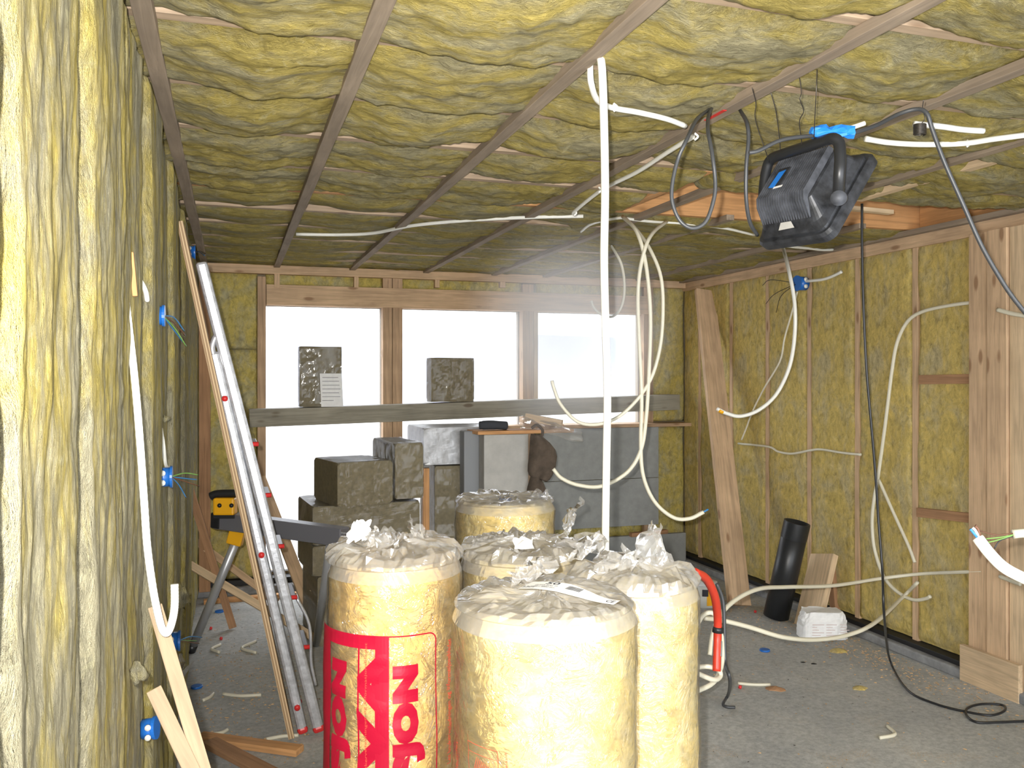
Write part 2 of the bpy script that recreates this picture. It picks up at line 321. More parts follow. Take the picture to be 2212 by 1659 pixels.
o = beam('ceiling_batten', V(2.96, -.2, ZC - .018), V(2.94, 3.56, ZC - .018), .048, .03, 'pale', ref=X_, seed=31); tag(o, 'pale sawn batten ending over the bare orange joist, right of floodlight', 'batten', 'ceiling battens')
o = beam('ceiling_batten', V(2.62, 4.20, ZC - .018), V(2.6, 7.12, ZC - .018), .048, .03, 'batten', ref=X_, seed=32); tag(o, 'batten beyond the bare joist, starting left of the floodlight', 'batten', 'ceiling battens')
o = beam('batten_offcut', V(2.85, 3.75, ZC - .02), V(3.35, 3.80, ZC - .02), .04, .022, 'pale', ref=Y_, seed=33); tag(o, 'short pale batten offcut over the open joist bay right of floodlight', 'batten')
BXs = BX[:5] + [2.80, 3.5, 4.1]
def pin(vv):
    x = XL + vv; d = min(abs(x - b_) for b_ in BXs); return min(1, d / .26) ** .8
def mkextra(i, y):
    s = i * 1.7
    def ex(t, vv, k):
        x = XL + vv; h = 0
        if abs(y - 2.83) < .1 and .55 < x < 2.0: h -= .05 * max(0, (t - .55) / .45) * math.sin(math.pi * (x - .55) / 1.45) ** .5 * 1.3
        if abs(y - 3.33) < .1 and .95 < x < 2.0: h -= .045 * max(0, (t - .6) / .4)
        if abs(y - 4.33) < .1 and x < 1.9: h -= .05 * max(0, (t - .6) / .4)
        h += .022 * fract(V(x * 1.3, t * 1.4, s), 3)
        # ragged overhang at the near edge: batt slumps over the joist
        h += .014 * max(0, noise.noise(V(x * 2.4, s, 0))) * (1 if t < .25 else 0)
        return h
    return ex
for i, y in enumerate(JY[:-1]):
    near = y < 4; xe = XR + .1 if abs(y - 3.83) > .1 else 1.96
    if abs(y - 3.33) < .1: xe = 2.0
    sag = .055 if y < 3 else (.032 if y < 4.5 else .018)
    o = batt('insulation_batt', V(XL - .1, y + .012, ZC), Y_, X_, -Z_, .476, xe - XL + .1, 40 if near else 18, 300 if near else 120, 'wool_c', 100 + i, bulge=sag, drop=.024, wob=.013, amp=.011 if near else .007, fu=1.15, fv=1.1, back=.18,
             hv=lambda vv: .15 + .85 * pin(vv - .1), extra=(lambda f_: (lambda t, vv, k: f_(t, vv - .1, k)))(mkextra(i, y)), soft=.3)
    tag(o, 'yellow mineral wool batt between %s and %s ceiling joists from the camera' % (ORD[i], ORD[i + 1]), 'insulation', 'ceiling insulation batts')
o = batt('insulation_batt', V(2.01, 3.342, ZC), Y_, X_, -Z_, .23, XR - 1.95, 20, 130, 'wool_c', 97, bulge=.03, drop=.03, back=.18); tag(o, 'narrow yellow wool strip at the camera side of the open ceiling bay', 'insulation', 'ceiling insulation batts')
tag(beam('ceiling_joist', V(1.995, 3.36, ZC + .10), V(1.995, 4.305, ZC + .10), .20, .045, 'orange', seed=14, warp=.001), 'short orange trimmer joist at left end of the open ceiling bay', 'joist', 'ceiling joists')
o = batt('insulation_batt', V(XL - .1, -.2, ZC), Y_, X_, -Z_, 1.0, XR - XL + .2, 16, 60, 'wool_c', 99, back=.18, bulge=.05, drop=.03, hv=lambda vv: .15 + .85 * pin(vv - .1)); tag(o, 'yellow mineral wool batt overhead, nearest the camera', 'insulation', 'ceiling insulation batts')
o = batt('insulation_batt', V(XL - .1, JY[-1] + .012, ZC), Y_, X_, -Z_, .38, XR - XL + .2, 8, 80, 'wool_c', 98, back=.18, bulge=.015, drop=.03); tag(o, 'yellow mineral wool batt in the last ceiling bay against the far wall', 'insulation', 'ceiling insulation batts')
# ------------------------------------------------------------------ left wall
LY = [.54 + .51 * i for i in range(14)]
for i, y in enumerate(LY):
    if y > YB - .05: continue
    tag(beam('wall_stud', V(XL - .075, y, .0), V(XL - .075, y, ZC), .15, .045, 'pine', ref=X_, seed=50 + i, warp=.001), 'pine stud mostly hidden in the left wall insulation, %s from the camera' % ORD[i], 'stud', 'left wall studs')
def lext(s, strong):
    def ex(t, vv, k):
        h = .005 * strong * fract(V(t * 1.9, vv * .7, s), 3) + .0042 * strong * fract(V(t * 5, vv * 3.2, s + 2), 4)
        r = noise.noise(V(t * 4, vv * .5, s + 4)); h += .002 * strong * (1 - abs(r)) * k
        c = noise.noise(V(t * 5.0, vv * 3.0, s + 9)); h += .012 * strong * max(0, c - .35)
        return h
    return ex
for i in range(13):
    y = LY[i]; ln = min(.51, YB - y) - .025
    near = i < 4
    o = batt('insulation_batt', V(XL, y + .012, .04), Y_, Z_, X_, ln, ZC - .06, 64 if near else 18, 380 if near else 130, 'wool_l', 200 + i, bulge=(.045, .042, .05, .04, .055, .035, .05, .03, .045, .03, .03, .03, .03)[i], drop=.06,
             wob=.020, amp=.0045, fu=1.5, fv=.6, extra=lext(i * 3.1, 1.0 if near else .8), soft=.13)
    tag(o, 'ragged yellow grey mineral wool batt in the left wall, bay %s from the camera' % ORD[i], 'insulation', 'left wall insulation batts')
# torn tufts and flaps hanging out of the left wall
def tuft(px, py, d, sx, sz, seed, lab):
    p = D(px, py, d); vs, fs = [], []; n, m2_ = 12, 8
    for i in range(n + 1):
        for j in range(m2_):
            a = 2 * math.pi * j / m2_; t = i / n; r = math.sin(math.pi * min(1, t * .93 + .04)) ** .7
            q = V(math.cos(a) * r * sx, math.sin(a) * r * sx * .6, (t - .5) * sz)
            vs.append(p + q * (1 + .8 * fract(V(q.x * 60, q.y * 60, q.z * 25 + seed), 3)))
    for i in range(n):
        for j in range(m2_): fs.append((i * m2_ + j, i * m2_ + (j + 1) % m2_, (i + 1) * m2_ + (j + 1) % m2_, (i + 1) * m2_ + j))
    return tag(mesh('wool_tuft', vs, fs, 'wool_l', None, True), lab, 'insulation', 'torn tufts on the left wall')
tuft(228, 815, 1.72, .016, .045, 1, 'round pale tuft of wool bulging beside the white conduit')
tuft(222, 1005, 1.72, .010, .030, 2, 'small pointed tuft of wool left of the white conduit, above waist height')
tuft(246, 1100, 1.8, .012, .03, 3, 'small rounded tuft of wool low beside the white conduit')
tuft(245, 500, 1.85, .010, .10, 4, 'bright yellow torn strip of wool above the white conduit')
tuft(262, 400, 1.95, .010, .06, 5, 'frayed whitish wisp of wool high on the left wall')
tuft(335, 250, 2.9, .02, .16, 6, 'torn flap of wool sticking out beside the edge batten high up left')
tuft(357, 905, 3.1, .018, .03, 7, 'stub of wool poking out below the upper blue socket box')
tuft(300, 1455, 1.95, .018, .05, 8, 'yellowish tuft of wool low on the left wall above the planks')
tuft(390, 1290, 4.0, .03, .12, 9, 'torn grey wool lump low on the left wall behind the conduit end')
# exposed slivers of stud
for px0, py0, px1, py1, d, lab in ((283, 545, 292, 640, 2.13, 'orange sliver of stud beside the top of white conduit'), (342, 620, 340, 770, 3.0, 'pale sliver of stud behind the upper blue socket box')):
    tag(beam('stud_edge', D(px0, py0, d), D(px1, py1, d), .012, .01, 'orange' if px0 < 300 else 'pale', ref=X_, warp=0), lab, 'stud')
# ------------------------------------------------------------------ right wall
RY = [3.86, 4.33, 4.85, 5.36, 5.88, 6.40, 6.92]
for i, y in enumerate(RY[1:]):
    tag(beam('wall_stud', V(XR + .072, y, .08), V(XR + .072, y, 2.52), .15, .045, 'pine', ref=X_, seed=70 + i, warp=.002), 'pine stud in right wall, %s to the left of the thick post' % ORD[i], 'stud', 'right wall studs')
allR = [1.3, 1.82, 2.34, 2.86, 3.36] + [3.86] + RY[1:] + [YB]
for i in range(len(allR) - 1):
    y0, y1 = allR[i], allR[i + 1]
    if i == 4: continue
    o = batt('insulation_batt', V(XR - .004, y0 + .018, .09), Y_, Z_, -X_, y1 - y0 - .036, 2.43, 16, 100, 'wool_r', 300 + i, bulge=.008, drop=.02, wob=.014, amp=.006, fv=.7, soft=.10,
             extra=lambda t, vv, k, s=i: .006 * noise.noise(V(t * 2, vv * 2.5, s)))
    lab = 'yellow wool batt in right wall, %s bay left of the thick post' % ORD[i - 5] if i >= 5 else 'yellow wool batt in right wall, %s bay on the camera side of the thick post' % ORD[4 - i - 1 if i < 4 else 0]
    tag(o, lab, 'insulation', 'right wall insulation batts')
# posts at right
tag(beam('wall_post', V(XR - .01, 3.80, .02), V(XR - .01, 3.80, 2.50), .10, .13, 'pine', ref=X_, seed=80), 'thick pale pine post at right edge, left board of the group', 'post')
tag(beam('wall_post', V(XR - .02, 3.665, .02), V(XR - .02, 3.665, 2.50), .11, .125, 'pine', ref=X_, seed=84), 'thick knotty pine post at right edge, middle board of the group', 'post')
tag(beam('wall_post', V(XR - .01, 3.53, .02), V(XR - .01, 3.53, 2.50), .10, .13, 'pale', ref=X_, seed=88), 'thick pine post at the frame right edge, right board of the group', 'post')
tag(beam('packing_board', V(XR - .09, 3.50, .10), V(XR - .09, 3.885, .10), .20, .03, 'pale', ref=Z_, seed=89), 'short pale board across the foot of the thick posts', 'board')
tag(beam('top_plate', V(XR + .05, 1.0, 2.545), V(XR + .05, YB, 2.545), .10, .14, 'pine', ref=Z_, seed=90), 'long pine plate along top of right wall', 'beam')
tag(beam('rim_beam', V(XR + .03, 1.0, ZC + .10), V(XR + .03, 4.30, ZC + .10), .20, .05, 'orange', ref=Z_, seed=91), 'deep orange rim beam above right wall in the open bay', 'beam')
tag(beam('ceiling_batten', V(XR - .06, 1.0, ZC - .02), V(XR - .06, YB, ZC - .02), .05, .03, 'batten', ref=X_, seed=92), 'edge batten where the ceiling meets the right wall', 'batten', 'ceiling battens')
for (pa, pb, lab) in (((1997, 820), (2132, 818), 'rough brown nogging between stud and post, upper one'), ((1992, 1106), (2132, 1122), 'short brown nogging between stud and post, lower one')):
    tag(beam('nogging', aX(pa[0] - 6, pa[1], XR - .006), aX(pb[0], pb[1], XR - .006), .055, .05, 'brown', ref=Z_, seed=93), lab, 'board')
# leaning brace in the far right corner and stud beside
tag(beam('brace_board', aY(1522, 628, 6.72), aZ(1597, 1308, .01), .175, .045, 'pine', ref=X_, seed=95), 'wide orange pine board leaning diagonally in the far right corner', 'board')
tag(beam('wall_stud', aY(1527, 905, 7.17), aY(1513, 1232, 7.17), .10, .06, 'pine', ref=X_, seed=96), 'short pine stud in the far wall just left of the diagonal board', 'stud')
# ------------------------------------------------------------------ back wall framing
def bstud(pxa, pxb, pya, pyb, lab, m_='pine_backlit', name='wall_stud', dep=.10, y=YB, cat='stud', seed=0):
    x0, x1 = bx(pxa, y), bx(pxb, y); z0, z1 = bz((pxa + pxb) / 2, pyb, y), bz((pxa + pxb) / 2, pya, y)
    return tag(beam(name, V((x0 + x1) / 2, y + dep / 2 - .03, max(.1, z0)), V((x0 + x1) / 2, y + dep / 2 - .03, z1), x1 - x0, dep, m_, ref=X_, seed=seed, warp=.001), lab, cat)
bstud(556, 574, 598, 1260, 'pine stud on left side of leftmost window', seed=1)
bstud(826, 846, 600, 1260, 'left half of the double pine post between left and middle windows', 'pine_backlit', seed=2)
bstud(847, 868, 600, 1260, 'right half of the double pine post between left and middle windows', 'pine_backlit', seed=3)
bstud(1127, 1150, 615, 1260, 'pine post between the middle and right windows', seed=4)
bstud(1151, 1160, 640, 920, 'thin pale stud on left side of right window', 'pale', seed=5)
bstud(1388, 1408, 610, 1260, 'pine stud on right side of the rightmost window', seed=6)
x0 = bx(575); x1 = bx(1405)
tag(beam('window_header', V(x0, YB + .0, (zt_ + bz(700, 619)) / 2), V(x1, YB + .0, (zt_ + bz(700, 619)) / 2), bz(700, 619) - zt_, .09, 'pine', seed=7), 'pinkish pine header board running over all three windows', 'beam')
tag(beam('top_plate', V(XL, YB - .02, bz(700, 588)), V(XR, YB - .02, bz(700, 588)), .07, .08, 'pine', seed=8), 'pine plate along top of far wall', 'beam')
for k, (a, b_) in enumerate(((592, 604), (764, 774), (938, 948), (1078, 1090))): bstud(a, b_, 592, 622, 'short pine cripple above the header, %s from the left' % ORD[k], 'pine', 'cripple_stud', .08, YB - .02, 'stud', 10 + k)
tag(beam('sill_board', V(bx(1040), YB - .05, zs3 - .015), V(XR - .02, YB - .05, zs3 - .015), .24, .03, 'pine_backlit', ref=Y_, seed=15), 'pine sill board below right window running to the corner', 'shelf')
def bbatt(pxa, pxb, za, zb, seed, lab):
    xa, xb = (bx(pxa) if pxa else XL), (bx(pxb) if pxb < 1540 else XR)
    tag(batt('insulation_batt', V(xa, YB - .0, za), X_, Z_, -Y_, xb - xa, zb - za, 14, 60 if zb - za > 1 else 12, 'wool_b', seed, back=.09, bulge=.006, drop=.015, wob=.006, amp=.006, soft=.08), lab, 'insulation', 'far wall insulation batts')
zp = bz(700, 594)
bbatt(0, 556, .11, 1.92, 400, 'yellow wool batt left of the windows in far wall, lower piece')
bbatt(0, 556, 1.925, zp, 401, 'yellow wool batt left of the windows in far wall, upper piece')
zh = bz(700, 618)
for k, (a, b_) in enumerate(((574, 826), (868, 1127), (1160, 1388))): bbatt(a, b_, zh, zp, 402 + k, 'shallow strip of wool above the %s window' % ('left', 'middle', 'right')[k])
bbatt(1408, 1700, zs3 + .01, zp, 405, 'yellow wool batt right of the windows, above the sill')
bbatt(1408, 1700, .11, zs3 - .04, 406, 'orange yellow wool batt right of the windows, below the sill')
bbatt(1160, 1390, .11, zs3 - .04, 407, 'wool batt below the right window behind grey boards')
# grey boards on the wall below window 3
tag(boxes('gypsum_board', [(bx(1172, 7.08), bx(1424, 7.08), 7.09, 7.115, bz(1300, 1036, 7.08), zs3 - .035)], 'grey', bw=.002), 'upper grey board below the right window', 'board')
tag(boxes('gypsum_board', [(bx(1160, 7.08), bx(1424, 7.08), 7.09, 7.115, bz(1300, 1140, 7.08), bz(1300, 1037, 7.08))], 'grey', bw=.002), 'middle grey board below the right window', 'board')
tag(boxes('gypsum_board', [(bx(1200, 7.0), bx(1482, 7.0), 7.0, 7.05, .0, bz(1460, 1152, 7.0))], 'grey', bw=.004), 'lower grey board standing on the floor below the right window', 'board')
tag(beam('wood_offcut', aY(1362, 1158, 6.98) + V(0, 0, .01), aY(1440, 1150, 7.02) + V(0, 0, .01), .05, .035, 'brown', ref=Y_, seed=17), 'splintered brown offcut lying on the lower grey board', 'wood')
# long plank, backlit shade in its colour, across windows with two wrapped packs
pl0 = aY(538, 903, 7.02); pl1 = aY(1456, 868, 7.02)
tag(beam('scaffold_plank', pl0, pl1, .135, .22, 'plank_backlit', seed=18), 'long plank running across the windows, darkened for backlight', 'plank')
random.seed(5)
def pack(name, corner, yaw, w_, d_, h_, lab, mat='pack', wrap=True, group='shrink wrapped insulation packs', layers=0, label_patch=None, name_cat='package'):
    root = empty(name, corner, lab, name_cat, group)
    ex = V(math.cos(yaw), math.sin(yaw), 0); ey = V(-math.sin(yaw), math.cos(yaw), 0)
    def grid(off, amp, nn=10):
        vs, fs = [], []
        def face(o_, a, b_, la, lb, nrm, na, nb):
            k = len(vs)
            for i in range(na + 1):
                for j in range(nb + 1):
                    p = o_ + a * (la * i / na) + b_ * (lb * j / nb)
                    edge = min(i, na - i, 1) * min(j, nb - j, 1)
                    lay = (.004 * math.sin((p.z - corner.z) * layers * 2 * math.pi / h_) if layers and abs(nrm.z) < .5 else 0)
                    nse = amp * (fract(p * 9, 3) - .1)
                    c = corner + ex * w_ / 2 + ey * d_ / 2 + V(0, 0, h_ / 2)
                    vs.append(p + nrm * (nse + lay) * edge + (c - p).normalized() * (.012 if (i in (0, na)) and (j in (0, nb)) else 0))
            for i in range(na):
                for j in range(nb): q = k + i * (nb + 1) + j; fs.append((q, q + nb + 1, q + nb + 2, q + 1))
        o_ = corner - ex * off - ey * off - V(0, 0, 0); W, Dp, H = w_ + 2 * off, d_ + 2 * off, h_ + off * 1.0
        face(o_, ex, Z_, W, H, -ey, nn, nn); face(o_ + ey * Dp + ex * W, -ex, Z_, W, H, ey, nn, nn)
        face(o_ + ey * Dp, -ey, Z_, Dp, H, -ex, nn, nn); face(o_ + ex * W, ey, Z_, Dp, H, ex, nn, nn)
        face(o_ + Z_ * H, ex, ey, W, Dp, Z_, nn, nn); face(o_, ey, ex, Dp, W, -Z_, nn, nn)
        return vs, fs
    vs, fs = grid(0, .003, 14 if not layers else 30); mesh('bale', vs, fs, mat, root, True if layers else False)
    if wrap: vs, fs = grid(.005, .007, 20); mesh('plastic_wrap', vs, fs, 'filmpack', root)
    if label_patch:
        a, b_, c, e = label_patch; o_ = corner - ey * .018
        mesh('paper_label', [o_ + ex * a + Z_ * c, o_ + ex * b_ + Z_ * c, o_ + ex * (b_ - .012) + Z_ * e, o_ + ex * (a - .012) + Z_ * e], [(0, 1, 2, 3)], 'paper', root)
        ls = []
        vs, fs = [], []
        for r in range(7):
            z_ = e - .03 - r * (e - c - .05) / 7; k = len(vs); q = o_ - ey * .002
            wln = random.uniform(.5, .85) * (b_ - a)
            vs += [q + ex * (a + .008) + Z_ * z_, q + ex * (a + .008 + wln) + Z_ * z_, q + ex * (a + .008 + wln) + Z_ * (z_ - .003), q + ex * (a + .008) + Z_ * (z_ - .003)]; fs.append((k, k + 3, k + 2, k + 1))
        mesh('label_lines', vs, fs, 'ink', root)
    return root
top = lambda p: p.z
def planktop(px): t = (px - 538) / (1456 - 538); return (pl0 + (pl1 - pl0) * t).z + .069
x = bx(648, 6.93); pack('insulation_pack', V(x, 6.93, planktop(690)), 0, bx(738, 6.93) - x, .19, .47, 'wrapped pack with white paper label standing on the dark plank, left window', label_patch=(.16, .33, .0, .26), layers=0)
x = bx(932, 6.93); pack('insulation_pack', V(x, 6.93, planktop(975)), 0, bx(1024, 6.93) - x, .19, .36, 'plain wrapped pack standing on the dark plank in front of middle window')
# main stack
c0 = aZ(686, 1398, 0); yw = math.radians(5)
def st(dx, dy, z): return V(c0.x + dx, c0.y + dy, z)
zA = D(716, 1092, 5.5).z
pack('insulation_pack', st(0, 0, 0), yw, .60, .55, .44, 'wrapped pack at the bottom of the main stack, ridged layers', layers=4)
pack('insulation_pack', st(-.03, .0, .445), yw, .66, .58, .19, 'wrapped pack second from bottom of the main stack')
pack('insulation_pack', st(-.03, .0, .64), yw, .70, .56, zA - .645, 'wide wrapped pack third from bottom of main stack, under the two top ones')
xa = D(718, 1000, 5.52).x
pack('insulation_pack', V(xa + .02, 5.50, zA), math.radians(13), .37, .46, .275, 'squarish brown pack on top left of the main stack', wrap=True)
pack('insulation_pack', V(xa + .40, 5.60, zA + .02), yw, D(915, 1000, 5.75).x - xa - .41, .60, .36, 'taller shrink wrapped pack on top right of the main stack')
# second stack
xf = D(926, 1050, 6.3); yf = 5.98
pack('insulation_pack', V(xf.x, yf, 0), 0, .34, .5, .52, 'dark glossy wrapped pack on floor right of the main stack', layers=3)
pack('insulation_pack', V(xf.x, yf, .525), 0, .34, .5, .55, 'dark glossy wrapped pack below the silver one, right of main stack', layers=3)
pack('insulation_pack', V(xf.x - .08, yf, 1.085), math.radians(2), .62, .5, .26, 'silvery wrapped pack on top of the dark glossy stack', mat='foilpack')
tag(beam('timber_post', V(xf.x - .055, yf + .05, 0), V(xf.x - .055, yf + .05, 1.06), .045, .05, 'orange', ref=X_, seed=19), 'narrow orange timber upright between the two stacks of packs', 'post')
gx = D(1040, 1000, 6.03); gx2 = D(1146, 1000, 6.03)
tag(boxes('grey_slab_stack', [(gx.x, gx2.x, 5.74, 5.96, 0, D(1090, 938, 6.05).z)], 'grey2', bw=.006), 'tall pale grey slab standing right of the silver pack', 'board')
tag(boxes('slab_shaded_side', [(gx.x - .11, gx.x + .0, 5.86, 5.98, 0, D(1020, 935, 5.9).z)], 'dkgrey', bw=.006), 'shaded left side of the tall pale grey slab, in darker grey', 'board')  # dark side of the tall slab, its shade put into the grey
gt = D(1090, 938, 6.05).z
tag(beam('top_board', V(gx.x - .05, 5.86, gt + .014), V(gx2.x + .35, 5.9, gt + .014), .24, .024, 'orange', ref=Y_, seed=24), 'thin board lying on the tall grey slab', 'board')
# dark glove-like roll, wrapped timber on the board
tag(tube('fabric_roll', [V(gx.x + .0, 5.86, gt + .06), V(gx.x + .09, 5.85, gt + .062), V(gx.x + .20, 5.86, gt + .055)], [.028] * 2 + [.032] * 6 + [.03] * 5, 'glove'), 'dark charcoal fabric roll lying on board atop the grey slab', 'cloth')
a = D(1136, 893, 6.22); b_ = D(1214, 912, 6.12)
rt = empty('wrapped_timber', V(a.x, a.y, gt + .03), 'yellow timber offcuts in torn clear plastic on the thin board', 'wood')
beam('timber', V(a.x, a.y, gt + .115), V(b_.x, b_.y, gt + .07), .05, .04, 'pale', ref=Z_, parent=rt, seed=25)
beam('timber', V(a.x, a.y + .03, gt + .06), V(b_.x + .02, b_.y + .03, gt + .04), .045, .03, 'orange', ref=Z_, parent=rt, seed=26)
def crumple(name, org, ax, bx_, la, lb, amp, mat, parent=None, seed=0, nn=(10, 8), pinch=0):
    """a crumpled sheet of film: a faceted, folded grid"""
    vs, fs = [], []; nrm = ax.cross(bx_).normalized(); na, nb = nn
    for i in range(na + 1):
        for j in range(nb + 1):
            u, v_ = i / na, j / nb; wd = 1 - pinch * v_
            p = org + ax * la * ((u - .5) * wd + .5) + bx_ * lb * v_
            q = V(u * 4.3, v_ * 3.1, seed * 2.9)
            p += nrm * amp * (noise.noise(q) * 1.6 + .6 * noise.noise(q * 3)) * (.3 + v_) + (ax * noise.noise(q + V(9, 9, 9)) + bx_ * noise.noise(q * 1.3 + V(4, 1, 7))) * amp * .8
            vs.append(p)
    for i in range(na):
        for j in range(nb): k = i * (nb + 1) + j; fs.append((k, k + nb + 1, k + nb + 2, k + 1))
    return mesh(name, vs, fs, mat, parent)
crumple('plastic', V(a.x - .05, a.y - .02, gt + .035), (b_ - a).normalized(), V(0, .35, .94).normalized(), .48, .10, .03, 'filmtop', rt, 3)
# brown work jacket hanging from the board
jr = empty('work_jacket', D(1160, 930, 6.0), 'brown work garment hanging beside the tall grey slab', 'clothing')
def cloth_piece(name, outline, d, mat, parent, seed):
    vs, fs = [], []; n = len(outline); rows = n // 2
    K = 8
    for r in range(rows):
        (xa_, ya_), (xb_, yb_) = outline[r], outline[n - 1 - r]
        for k in range(K + 1):
            t = k / K; px = xa_ + (xb_ - xa_) * t; py = ya_ + (yb_ - ya_) * t
            vs.append(D(px, py, d + .03 * math.sin(t * math.pi * 3 + r) * .6 + .02 * noise.noise(V(t * 3, r, seed)) - .03 * math.sin(math.pi * t)))
    for r in range(rows - 1):
        for k in range(K): a_ = r * (K + 1) + k; fs.append((a_, a_ + 1, a_ + K + 2, a_ + K + 1))
    o = mesh(name, vs, fs, mat, parent, True); md = o.modifiers.new('s', 'SOLIDIFY'); md.thickness = .02; md2 = o.modifiers.new('ss', 'SUBSURF'); md2.levels = md2.render_levels = 1
    return o
cloth_piece('body', [(1147, 935), (1146, 960), (1145, 990), (1140, 1020), (1150, 1030), (1180, 1042), (1198, 1015), (1200, 1000), (1207, 972), (1168, 940)], 6.0, 'cloth', jr, 1)
cloth_piece('sleeve', [(1150, 1022), (1146, 1040), (1138, 1066), (1186, 1070), (1176, 1045), (1166, 1025)], 6.02, 'cloth', jr, 2)
tube('hanging_loop', [D(1148, 925, 6.02), D(1160, 918, 6.02), D(1172, 930, 6.02), D(1168, 944, 6.02), D(1155, 940, 6.02)], .010, 'cloth', jr)
# ------------------------------------------------------------------ rolls of mineral wool
def textmesh(txt, bold=0.0):
    cu = bpy.data.curves.new('t', 'FONT'); cu.body = txt; cu.offset = bold; cu.space_character = 1 + bold * 1.2; cu.resolution_u = 3; cu.fill_mode = 'FRONT' if hasattr(cu, 'fill_mode') else cu.fill_mode
    o = bpy.data.objects.new('t', cu); C.collection.objects.link(o); bpy.context.view_layer.update()
    me = bpy.data.meshes.new_from_object(o.evaluated_get(bpy.context.evaluated_depsgraph_get()))
    import bmesh
    bm = bmesh.new(); bm.from_mesh(me); bmesh.ops.triangulate(bm, faces=bm.faces)
    bmesh.ops.remove_doubles(bm, verts=bm.verts, dist=1e-5)
    vs = [v.co.copy() for v in bm.verts]; fs = [tuple(v.index for v in f.verts) for f in bm.faces]; bm.free()
    bpy.data.objects.remove(o); bpy.data.meshes.remove(me); bpy.data.curves.remove(cu)
    x0 = min(v.x for v in vs); x1 = max(v.x for v in vs); y0 = min(v.y for v in vs); y1 = max(v.y for v in vs)
    return [((v.x - x0) / (x1 - x0), (v.y - y0) / (y1 - y0)) for v in vs], fs
def subdiv(pts, fs, maxl):
    """split triangles so they can be bent round a roll"""
    import bmesh
    bm = bmesh.new(); vv = [bm.verts.new((p[0], p[1], 0)) for p in pts]
    for f in fs:
        try: bm.faces.new([vv[i] for i in f])
        except ValueError: pass
    for _ in range(4):
        ed = [e for e in bm.edges if e.calc_length() > maxl]
        if not ed: break
        bmesh.ops.subdivide_edges(bm, edges=ed, cuts=1); bmesh.ops.triangulate(bm, faces=bm.faces)
    bm.verts.index_update(); r = [(v.co.x, v.co.y) for v in bm.verts], [tuple(v.index for v in f.verts) for f in bm.faces]; bm.free(); return r
